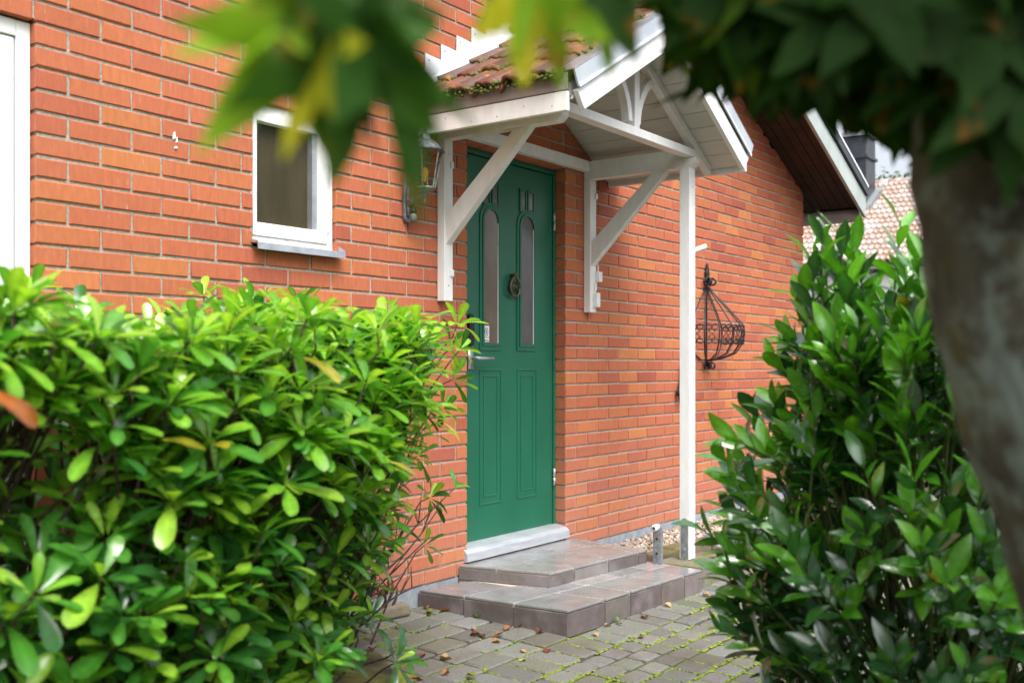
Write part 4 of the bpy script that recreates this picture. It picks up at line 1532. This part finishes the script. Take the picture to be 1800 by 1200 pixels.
hl.emit(hedge, 299, 24)

# --- cherry laurel
laurel = thing('laurel_bush', 'dark glossy wet laurel bush standing right of the path', 'bush')
rl = random.Random(29)
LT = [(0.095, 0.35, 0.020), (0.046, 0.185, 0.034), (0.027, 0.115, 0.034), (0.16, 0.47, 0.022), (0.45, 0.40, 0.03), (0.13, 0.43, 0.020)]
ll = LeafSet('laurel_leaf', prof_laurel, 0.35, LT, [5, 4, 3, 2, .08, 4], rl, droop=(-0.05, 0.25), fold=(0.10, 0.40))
LC = Vector((1.18, -2.62, 0))
def lr(z):
    if z < 0.1:
        return 0.36
    if z < 0.55:
        return 0.42 + 0.08 * (z - .1) / .45
    for za, ra, zb, rb__ in ((.55, .52, .80, .46), (.80, .46, 0.95, .38), (.95, .38, 1.25, .31), (1.25, .31, 1.45, .12)):
        if z <= zb:
            return ra + (rb__ - ra) * (z - za) / (zb - za)
    return 0.05
stems, lst = MB(), MB()
for k in range(14):
    a = rl.uniform(0, 6.28)
    m = MB()
    m.tube(curve(LC + Vector((.05 * math.cos(a), .05 * math.sin(a), gz(-2.5) - .05)), LC + Vector((.28 * math.cos(a), .28 * math.sin(a), rl.uniform(.8, 1.2))), (rl.uniform(-.06, .06), rl.uniform(-.06, .06), 0), 5), [.014, .013, .011, .009, .007, .005], 6)
    m.build('branch', 'twig', laurel, True)
shoots = []
for k in range(500):
    z_ = rl.uniform(-0.02, 1.30)
    a = rl.uniform(0, 6.28)
    r_ = lr(z_) * rl.uniform(0.62, 0.97)
    base = LC + Vector((r_ * math.cos(a), r_ * math.sin(a), z_))
    lean = 0.85 if z_ < 0.7 else 0.45
    d = Vector((math.cos(a) * lean * rl.uniform(.6, 1.2), math.sin(a) * lean * rl.uniform(.6, 1.2), rl.uniform(0.5, 1.1))).normalized()
    shoots.append((base, d, rl.uniform(0.13, 0.24)))
for p in ((1.10, -2.52, 1.34), (0.98, -2.46, 1.25), (0.93, -2.44, 1.15), (1.16, -2.66, 1.22), (0.94, -2.58, 1.14), (0.93, -2.46, 0.98), (1.02, -2.62, 1.25), (0.82, -2.38, 0.80), (0.97, -2.42, 1.14), (0.96, -2.42, 1.04), (0.99, -2.42, 1.22), (1.04, -2.46, 1.25), (0.94, -2.46, 1.16)):
    shoots.append((Vector(p), Vector((rl.uniform(-.15, .08), rl.uniform(-.1, .15), 1)).normalized(), 0.25))
for p in ((0.884, -2.369, 1.292), (0.907, -2.401, 1.245), (0.879, -2.363, 1.206), (0.898, -2.388, 1.323), (0.934, -2.439, 1.323)):
    shoots.append((Vector(p), Vector((rl.uniform(-.12, .05), rl.uniform(-.05, .12), 1)).normalized(), 0.20))
for p in ((0.774, -2.302, 0.617), (0.763, -2.288, 0.724), (0.783, -2.315, 0.51), (0.765, -2.29, 0.816), (0.783, -2.315, 0.923), (0.774, -2.302, 0.403), (0.792, -2.327, 0.693)):
    shoots.append((Vector(p), Vector((-0.5 + rl.uniform(-.2, .2), 0.45 + rl.uniform(-.2, .2), rl.uniform(.3, .8))).normalized(), 0.17))
for k in range(70):
    z_ = rl.uniform(0.0, 1.1)
    a = rl.uniform(0, 6.28)
    r_ = lr(z_) * rl.uniform(0.1, 0.6)
    shoots.append((LC + Vector((r_ * math.cos(a), r_ * math.sin(a), z_)), Vector((rl.uniform(-.6, .6), rl.uniform(-.6, .6), 1)).normalized(), 0.2))
for base, d, ln in shoots:
    tip = base + d * ln
    ref = d.orthogonal().normalized()
    w = d.cross(ref)
    lst.tube([base - d * .18 - Vector((0, 0, .04)), base, tip], [.005, .004, .002], 5)
    n = rl.choice((7, 8, 9, 10))
    ph = rl.random() * 6.28
    for i in range(n):
        t = (i + 0.5) / n
        an = ph + i * 2.4
        rad = ref * math.cos(an) + w * math.sin(an)
        th_ = R(58 - 36 * t + rl.uniform(-10, 14))
        dd = d * math.cos(th_) + rad * math.sin(th_)
        nrm = d * math.sin(th_) - rad * math.cos(th_)
        nrm = nrm * (1.0) + Vector((rl.uniform(-.3, .3), rl.uniform(-.3, .3), rl.uniform(0, .4)))
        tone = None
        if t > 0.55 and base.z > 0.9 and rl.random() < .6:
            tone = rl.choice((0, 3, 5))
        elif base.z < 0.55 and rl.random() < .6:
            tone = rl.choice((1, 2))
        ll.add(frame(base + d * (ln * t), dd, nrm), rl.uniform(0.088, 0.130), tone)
lst.build('shoots', 'green_stem', laurel, kind='stuff')
ll.emit(laurel, 299, 24, hide=lambda px, py: px > 1720)

# --- maple in the foreground, out of focus
maple = thing('maple_tree', 'blurred maple with lichen covered trunk and hanging leaves framing the view', 'tree')
rm_ = random.Random(41)
def maple_geo(rg):
    """palmate leaf, x from the stalk to the tip"""
    lobes = [(0, 1.0), (48, 0.86), (-48, 0.86), (100, 0.58), (-100, 0.58)]
    out = []
    seq = [(-158, .18), (-130, .36), (-112, .48), (-102, .64), (-93, .48), (-79, .33), (-69, .52), (-59, .62), (-50, .90), (-42, .64), (-33, .54), (-25, .36), (-18, .56), (-10, .72), (0, 1.04)]
    seq = seq + [(-a, r) for a, r in seq[-2::-1]]
    vs = [(0.0, 0.0, 0.0)]
    ph, am = rg.uniform(0, 6.28), rg.uniform(0.04, 0.14)
    for a, r in seq:
        r *= rg.uniform(0.92, 1.08)
        x_, y_ = r * math.cos(R(a)), r * math.sin(R(a))
        vs.append((x_, y_, am * math.sin(a * 0.09 + ph) * r - 0.18 * r * r * am * 5 + abs(y_) * 0.10))
    fs = [(0, i, i + 1) for i in range(1, len(vs) - 1)]
    return vs, fs
MT = [(0.046, 0.140, 0.010), (0.024, 0.080, 0.009), (0.22, 0.42, 0.018), (0.46, 0.48, 0.02), (0.45, 0.25, 0.03), (0.10, 0.21, 0.014)]  # second tint carries shade, third and fourth carry light shining through leaves
ml = LeafSet('maple_leaf', prof_laurel, 0.4, MT, [5, 5, 1.2, .6, .25, 2.5], rm_, nvar=1)
ml.geos = [maple_geo(rm_) for _ in range(10)]
right = Vector((SP, -CP, 0))
fwd = Vector((CP, SP, 0))
stalk = MB()
def reach(p, d, nrm, s):
    """lowest and leftmost spot a leaf gets to in the view, to keep the door canopy free"""
    M = frame(p, d, nrm)
    bad = False
    for a, r_ in ((0, 1.0), (50, .88), (-50, .88), (100, .6), (-100, .6)):
        d_, px, py = view(M @ Vector((s * r_ * math.cos(R(a)), s * r_ * math.sin(R(a)), 0)))
        lim = 40 if px < 1150 else (205 if px < 1300 else (235 if px < 1400 else (215 if px < 1470 else (262 if px < 1550 else (310 if px < 1600 else 440)))))
        if py > lim - 12:
            bad = True
    return bad
def mleaf(p, d, nrm, s, tone=None, free=False):
    p, d = Vector(p), Vector(d).normalized()
    if free:
        p, s = Vector((CAMX, CAMY, CAMZ)) + (p - Vector((CAMX, CAMY, CAMZ))) * (0.74 if p.x < -1.25 else 0.80) - Vector((0, 0, 0.014 if p.x < -1.25 else 0.0)), s * (0.76 if p.x < -1.25 else 0.80)
    if not free and reach(p, d, nrm, s):
        return
    ml.add(frame(p, d, nrm), s, tone)
    e_ = p - d * 0.02 + Vector((rm_.uniform(-.01, .01), rm_.uniform(-.01, .01), 0.05))
    stalk.tube([p, p.lerp(e_, .5) + Vector((0, 0, .004)), e_], 0.0011, 4)
U = Vector((0, 0, 1))
# leaves hanging from the low twig over the view's top, bright tints for backlight
mleaf((-1.345, -2.760, 1.462), -U * 0.9 - right * 0.75, -fwd * .55 + right * 0.75 + U * 0.5, 0.112, 2, True)
mleaf((-1.352, -2.745, 1.472), -U * 0.35 - right * 1.0, -fwd * .8 + U * .7, 0.085, 2, True)
mleaf((-1.338, -2.775, 1.440), -U * 1.0 - right * 0.38, -fwd * .6 - right * 0.6 + U * .2, 0.088, 3, True)
mleaf((-1.325, -2.790, 1.458), -U * 1.0 - right * 0.10, -fwd * 1 + U * .15 + right * .2, 0.122, 0, True)
mleaf((-1.318, -2.795, 1.470), -U * 1.0 + right * 0.10, -fwd * .7 + U * .2 - right * .8, 0.115, 1, True)
mleaf((-1.302, -2.798, 1.462), -U * 1.0 + right * 0.36, -fwd * .55 + U * .1 + right * .85, 0.140, 1, True)
mleaf((-1.300, -2.800, 1.500), -U * 0.30 + right * 0.8, -fwd * 1 + U * .9, 0.060, 1, True)
mleaf((-1.345, -2.760, 1.515), -U * 0.30 + right * 0.4, -fwd * .8 + U * .9, 0.085, 1, True)
mleaf((-1.175, -2.850, 1.500), -U * 1.0 + right * 0.05, -fwd * .7 - U * .3 + right * .5, 0.085, 3, True)
mleaf((-1.150, -2.865, 1.495), -U * 1.0 + right * 0.10, -fwd * .8 - U * .2 - right * .4, 0.080, 2, True)
mleaf((-1.178, -2.855, 1.515), -U * 1.0 - right * 0.10, -fwd * .9 - right * .5, 0.070, 2, True)
mleaf((-1.120, -2.875, 1.535), -U * 0.8 + right * 0.5, -fwd * .9 + U * .3, 0.085, 1, True)
mleaf((-1.060, -2.860, 1.505), -U * 1.0 + right * 0.25, -fwd * .6 + right * .6 - U * .2, 0.055, 2, True)
mleaf((-1.095, -2.885, 1.545), -U * 1.0 + right * 0.35, -fwd * 1, 0.09, 1, True)
for k in range(9):
    t = k / 8
    mleaf((-1.04 + 0.16 * t + rm_.uniform(-.02, .02), -2.92 - 0.06 * t + rm_.uniform(-.03, .03), 1.55 + rm_.uniform(-.03, .03)), -U * rm_.uniform(.6, 1) + right * rm_.uniform(-.5, .6), -fwd + U * rm_.uniform(-.2, .6) + right * rm_.uniform(-.4, .4), rm_.uniform(.085, .125), rm_.choice((0, 1, 1, 5)))
# dense foliage round the trunk's fork, its shade put into the dark tint
for k in range(800):
    q = Vector((rm_.gauss(0, 1), rm_.gauss(0, 1), rm_.gauss(0, 1)))
    q = q.normalized() * rm_.random() ** 0.4
    c_ = Vector((-0.72, -2.86, 1.575)) + right * (q.x * 0.34) + fwd * (q.y * 0.32) + U * (q.z * 0.15 + .02)
    dd = -U * rm_.uniform(.2, 1) + right * rm_.uniform(-.8, .6) + fwd * rm_.uniform(-.4, .4)
    sz = rm_.uniform(.09, .13)
    mleaf(c_, dd, -fwd * rm_.uniform(.2, 1) + U * rm_.uniform(0, 1) + right * rm_.uniform(-.5, .5), sz, rm_.choice((0, 1, 1, 1, 5, 2)) if rm_.random() < .5 else 1)
for k in range(260):
    q = Vector((rm_.uniform(-1, 1), rm_.uniform(-1, 1), rm_.uniform(-1, 1)))
    c_ = Vector((-0.45, -2.75, 1.66)) + right * (q.x * 0.42 + .05) + fwd * (q.y * 0.30) + U * (q.z * 0.16)
    mleaf(c_, -U * rm_.uniform(.2, 1) + right * rm_.uniform(-.8, .6), -fwd * rm_.uniform(.2, 1) + U * rm_.uniform(0, 1), rm_.uniform(.09, .13), rm_.choice((0, 1, 1)))
# leaves hanging in front of the trunk's fork, shade put into their tint
for k in range(150):
    c_ = Vector((-0.93, -3.115, 1.53)) + right * rm_.uniform(-.10, .22) + fwd * rm_.uniform(-.06, .08) + U * rm_.uniform(-.10, .14)
    mleaf(c_, -U * rm_.uniform(.2, 1) + right * rm_.uniform(-.8, .6), -fwd * rm_.uniform(.4, 1) + U * rm_.uniform(0, .8) + right * rm_.uniform(-.5, .5), rm_.uniform(.08, .11), 1)
# unseen rest of the crown above the view, placed to shade leaves below
for k in range(3000):
    q = Vector((rm_.gauss(0, 1), rm_.gauss(0, 1), rm_.gauss(0, 1))).normalized() * rm_.random() ** 0.45
    c_ = (Vector((0.1, -5.1, 3.1)) + Vector((q.x * 1.6, q.y * 1.3, q.z * 1.15))) if k % 2 else (Vector((-0.62, -3.35, 2.3)) + Vector((q.x * 1.0, q.y * .8, q.z * .5)))
    d, px, py = view(c_)
    if d > 0 and py > -140 and -450 < px < 2250:
        continue
    if c_.z < 1.6:
        continue
    mleaf(c_, Vector((rm_.uniform(-1, 1), rm_.uniform(-1, 1), rm_.uniform(-1, .1))), Vector((rm_.uniform(-.6, .6), rm_.uniform(-.6, .6), 1)), rm_.uniform(.09, .14))
tr = MB()
T0 = Vector((-0.42, -3.44, gz(-3.3) - 0.05))
path = [T0, Vector((-0.49, -3.37, 0.55)), Vector((-0.555, -3.285, 0.95)), Vector((-0.635, -3.205, 1.25)), Vector((-0.66, -3.18, 1.55)), Vector((-0.60, -3.22, 2.1)), Vector((-0.45, -3.35, 2.9))]
rad = [0.20, 0.165, 0.155, 0.150, 0.150, 0.12, 0.07]
fine, frd = [], []
for i in range(len(path) - 1):
    for k in range(6):
        fine.append(path[i].lerp(path[i + 1], k / 6))
        frd.append((rad[i] + (rad[i + 1] - rad[i]) * k / 6) * rm_.uniform(.985, 1.015))
tr.tube(fine, frd, 18)
tr.v = [(v[0] + rm_.uniform(-.006, .006), v[1] + rm_.uniform(-.006, .006), v[2]) for v in tr.v]
tr.build('trunk', 'bark', maple, True)
for a, b_, bend, r0, r1 in (((-0.66, -3.18, 1.6), (-1.44, -2.86, 1.56), (0, 0, .07), .018, .003), ((-0.63, -3.2, 1.8), (-0.2, -2.3, 2.4), (0, 0, .1), .04, .012), ((-0.62, -3.2, 2.0), (-1.2, -3.9, 3.0), (0, 0, .1), .04, .012),
                           ((-0.55, -3.26, 2.3), (0.6, -3.9, 3.2), (0, 0, .12), .035, .01), ((-0.5, -3.3, 2.6), (-0.9, -2.9, 3.6), (0, 0, .1), .03, .01), ((-0.66, -3.15, 1.62), (-0.6, -2.55, 1.75), (0, 0, .05), .02, .006)):
    m = MB()
    pts = curve(a, b_, bend, 8)
    m.tube(pts, [r0 + (r1 - r0) * i / 8 for i in range(9)], 8)
    m.build('branch', 'bark', maple, True)
stalk.build('leaf_stalks', 'green_stem', maple, kind='stuff')
ml.emit(maple, 299, 14)

# ------------------------------------------------------------------ fallen leaves and weeds
FL = [(1.911, -0.108), (1.95, -0.05), (1.961, -0.14), (1.827, -0.444), (1.761, -0.544), (1.747, -0.58), (1.782, -0.592), (1.752, -0.661), (1.964, -0.562), (1.972, -0.587), (1.303, -0.322), (1.332, -0.376), (1.327, -0.554),
      (1.28, -0.601), (1.422, -0.657), (1.204, -0.571), (1.269, -0.768), (1.298, -0.83), (1.145, -0.742), (1.975, -0.70), (2.312, -0.89), (2.372, -0.90), (2.263, -1.079), (2.138, -0.90), (1.751, -0.899), (1.701, -0.834), (2.534, -0.952), (2.817, -0.944), (3.186, -0.94), (1.578, -0.882), (3.613, -0.92), (3.755, -0.95)]
FT = [('orange brown', (0.34, 0.15, 0.05)), ('dark brown', (0.10, 0.04, 0.02)), ('pale tan', (0.45, 0.30, 0.17)), ('yellow green', (0.30, 0.32, 0.06)), ('reddish brown', (0.22, 0.07, 0.04))]
pick = [3, 0, 0, 2, 1, 1, 4, 0, 0, 1, 1, 2, 4, 0, 2, 0, 0, 3, 4, 1, 2, 4, 0, 2, 4, 2, 1, 2, 2, 3, 0, 2]
where = ['by the wall left of the lower step', 'against the back of the lower step side', 'at the left foot of the lower step', 'on the paving left of the lower step', 'on the paving near the lower step side', 'beside a dark leaf left of the lower step', 'in a cluster left of the lower step', 'on pavers in front of a cluster left of the steps', 'against the left riser near its front corner', 'curled against the left riser near the front corner',
         'near the hedge foot by the loose paver', 'on the paver right of the hedge foot', 'on the paving between hedge and steps', 'in front of a reddish leaf between hedge and steps', 'on the paving midway between hedge and steps', 'close to the mossy slab', 'at the bottom edge of the paving left of centre', 'on the paving at the bottom left of centre', 'beside the mossy slab corner', 'at the front left corner of the lower step',
         'at the foot of the front riser near the corner', 'under the front riser beside a small weed', 'standing in a mossy joint in front of the steps', 'on the paver just in front of the step corner', 'on the paving below the step corner', 'on the paver left of the step corner', 'in a joint right of the front corner', 'on pavers in front of the lower step right half', 'at the right end of the lower step front', 'at the bottom of the paving left of the step corner', 'right of the lower step under the laurel', 'further right of the steps under the laurel']
rf = random.Random(6)
for i, ((x_, y_), k) in enumerate(zip(FL, pick)):
    vs, fs = leaf_geo(0.048 * rf.uniform(.7, 1.25), 0.014 * rf.uniform(.8, 1.4), rf.uniform(.5, 1.1), rf.uniform(-.35, .1), rf.uniform(-.4, .4), prof_laurel, 6)
    m = MB()
    a = rf.uniform(0, 6.28)
    ca, sa_ = math.cos(a), math.sin(a)
    m.add([(x_ + p[0] * ca - p[1] * sa_, y_ + p[0] * sa_ + p[1] * ca, gz(y_) + 0.006 + p[2]) for p in vs], fs, jit(FT[k][1], .2, rf))
    lo_ = min(v[2] - gz(v[1]) for v in m.v)
    m.v = [(v[0], v[1], v[2] - lo_ + 0.002) for v in m.v]
    tag(m.build('fallen_leaf', 'dry_leaf', None, True), FT[k][0] + ' fallen leaf ' + where[i], 'leaf', 'fallen leaves on the paving')
for x_, y_, s, lab in ((1.985, -0.35, .030, 'tiny green weed at the left riser joint of the lower step'), (2.39, -0.885, .030, 'tiny green weed at the foot of the front riser'), (1.69, -0.30, .018, 'tiny weed in the paving left of the steps'), (1.60, -0.86, .016, 'tiny weed in the paving below the step corner')):
    m = MB()
    for k in range(6):
        d = Vector((rf.uniform(-1, 1), rf.uniform(-1, 1), rf.uniform(.4, 1.4))).normalized()
        vs, fs = leaf_geo(s, s * .25, .2, .2, 0, prof_rhodo, 4)
        M = frame((x_, y_, gz(y_) + .002), d, (0, 0, 1))
        m.add([M @ Vector(v) for v in vs], fs, (0.10, 0.26, 0.03))
    tag(m.build('weed', 'rhodo_leaf', None, True), lab, 'weed', 'weeds in the paving')

# ------------------------------------------------------------------ neighbouring house with pale tiled roof
nb_ = thing('neighbour_house', 'neighbouring house with pale wet tiled roof beyond the brick corner', 'house')
RX, RZ = 30.78, 6.72
NW, NP = 5.2, math.tan(R(30))
Y0n, Y1n = -4.0, 26.0
m = MB()
m.prism([(RX - NW, RZ - NW * NP - .12), (RX, RZ - .12), (RX + NW, RZ - NW * NP - .12), (RX + NW - .4, 0 - .3), (RX - NW + .4, -.3)], 'y', Y0n + .3, Y1n)
m.build('wall', 'neighbour_wall', nb_)
dn = math.atan(NP)
ex = Vector((-math.cos(dn), 0, -math.sin(dn)))
ez = Vector((-math.sin(dn), 0, math.cos(dn)))
ey = ez.cross(ex)
PT = [(0.46, 0.36, 0.31), (0.50, 0.42, 0.38), (0.44, 0.32, 0.26), (0.54, 0.47, 0.44), (0.40, 0.27, 0.21)]
pm = []
for c_ in PT:
    q = pantile(0.335, 0.43, 0.115, 0.05, 2, 6, 0.0)
    q.c = [c_] * len(q.v)
    pm.append(q.mesh('roof_tile', 'pale_tile', True))
items = []
rn = random.Random(2)
sl_len = NW / math.cos(dn)
r_ = 0
while 0.36 * (r_ + 1) < sl_len + .1:
    c_ = 0
    while Y0n + 0.32 * c_ < 22:
        p = Vector((RX, Y0n + 0.32 * c_, RZ)) + ex * (0.36 * r_) + ez * (0.03)
        M = Matrix(((ex.x, ey.x, ez.x, p.x), (ex.y, ey.y, ez.y, p.y), (ex.z, ey.z, ez.z, p.z), (0, 0, 0, 1))) @ Matrix.Rotation(R(-8.0), 4, 'Y')
        d, px, py = view(p)
        ok = 1412 < px < 1640 and 300 < py < 475 and not (px < 1520 and py < 375 - 0.1 * (px - 1413))
        items.append((ok, M, rn.randrange(5)))
        c_ += 1
    r_ += 1
cnt = 0
rest = MB()
base_geo = pantile(0.335, 0.43, 0.115, 0.05, 2, 6, 0.0)
BV = np.array(base_geo.v)
for ok, M, k in items:
    if ok and cnt < 298:
        inst('roof_tile', pm[k], nb_, M)
        cnt += 1
    else:
        A = np.array(M)
        P = BV @ A[:3, :3].T + A[:3, 3]
        rest.add([tuple(p) for p in P], base_geo.f, PT[k])
rest.build('roof_tiles', 'pale_tile', nb_, True, kind='stuff')
for k in range(60):
    m = MB()
    ya = Y0n + .4 * k
    d, px, py = view((RX, ya, RZ))
    if not 1350 < px < 1700:
        continue
    m.tube([(RX, ya, RZ + .05), (RX, ya + .42, RZ + .03)], [0.16, 0.13], 10)
    m.c = [PT[k % 5]] * len(m.v)
    m.build('ridge_tile', 'pale_tile', nb_, True)
m = MB()
m.tube([(RX - NW - .05, Y0n, RZ - NW * NP - .05), (RX - NW - .05, Y1n, RZ - NW * NP - .05)], 0.09, 8)
m.build('gutter', 'iron', nb_, True)
# sheet-clad chimney
ch = MB()
cx0, cx1, cy0, cy1 = RX - 1.75, RX - 0.85, 6.15, 6.95
ch.box(cx0, cx1, cy0, cy1, RZ - 1.5, RZ + 1.25)
ch = ch.build('chimney', 'dark_sheet', nb_)
m = MB()
m.box(cx0 - .06, cx1 + .06, cy0 - .06, cy1 + .06, RZ + 0.58, RZ + .66)
m.build('chimney_band', 'dark_sheet', ch)
m = MB()
m.box(cx0 - .10, cx1 + .10, cy0 - .10, cy1 + .10, RZ + 1.25, RZ + 1.36)
m.build('chimney_cap', 'grey_metal', ch)
m = MB()
for yy in (cy0 - .18, cy1 - .0):
    m.hexa([(cx0 - .2, yy, RZ + .14 - 1.95 * NP), (cx1 + .1, yy, RZ + .14 - .75 * NP), (cx1 + .1, yy + .18, RZ + .14 - .75 * NP), (cx0 - .2, yy + .18, RZ + .14 - 1.95 * NP)],
           [(cx0 - .2, yy, RZ + .24 - 1.95 * NP), (cx1 + .1, yy, RZ + .24 - .75 * NP), (cx1 + .1, yy + .18, RZ + .24 - .75 * NP), (cx0 - .2, yy + .18, RZ + .24 - 1.95 * NP)])
m.box(cx0 - .25, cx0, cy0 - .18, cy1 + .18, RZ - 1.15, RZ - .92)
m.build('chimney_flashing', 'galvanised', ch)

# --- trees far behind
def far_tree(name, label, base, h, r_, seed, n, tones):
    t = thing(name, label, 'tree', group='trees beyond the roofs')
    rg = random.Random(seed)
    m = MB()
    b0 = Vector(base)
    m.tube([b0, b0 + Vector((0, 0, h * .35)), b0 + Vector((.2, .1, h * .8))], [r_ * .09, r_ * .07, r_ * .02], 8)
    for k in range(6):
        a = 6.28 * k / 6
        m.tube([b0 + Vector((0, 0, h * (.3 + .05 * k))), b0 + Vector((r_ * .6 * math.cos(a), r_ * .6 * math.sin(a), h * (.5 + .06 * k)))], [r_ * .04, r_ * .01], 6)
    m.build('trunk', 'bark', t, True)
    c_ = MB()
    clumps = [(b0 + Vector((rg.gauss(0, r_ * .45), rg.gauss(0, r_ * .45), h * rg.uniform(.35, .95))), r_ * rg.uniform(.22, .42)) for _ in range(34)]
    for _ in range(n):
        p, cr = rg.choice(clumps)
        q = Vector((rg.gauss(0, 1), rg.gauss(0, 1), rg.gauss(0, .8))).normalized() * cr * rg.random() ** .4
        M = frame(p + q, (rg.uniform(-1, 1), rg.uniform(-1, 1), rg.uniform(-1, .3)), (rg.uniform(-.5, .5), rg.uniform(-.5, .5), 1))
        vs, fs = leaf_geo(.34, .09, .2, .2, 0, prof_laurel, 2)
        c_.add([M @ Vector(v) for v in vs], fs, jit(rg.choice(tones), .2, rg))
    c_.build('crown', 'far_leaf', t, True)
GT = [(0.05, 0.11, 0.02), (0.08, 0.15, 0.025), (0.035, 0.08, 0.02)]
far_tree('garden_tree', 'green garden tree behind the pale roof and chimney', (44, 9.5, 0), 9.6, 3.6, 1, 9000, GT)
far_tree('garden_tree', 'garden tree mostly hidden behind the maple trunk', (42, 0.5, 0), 8.0, 3.6, 2, 7000, GT)
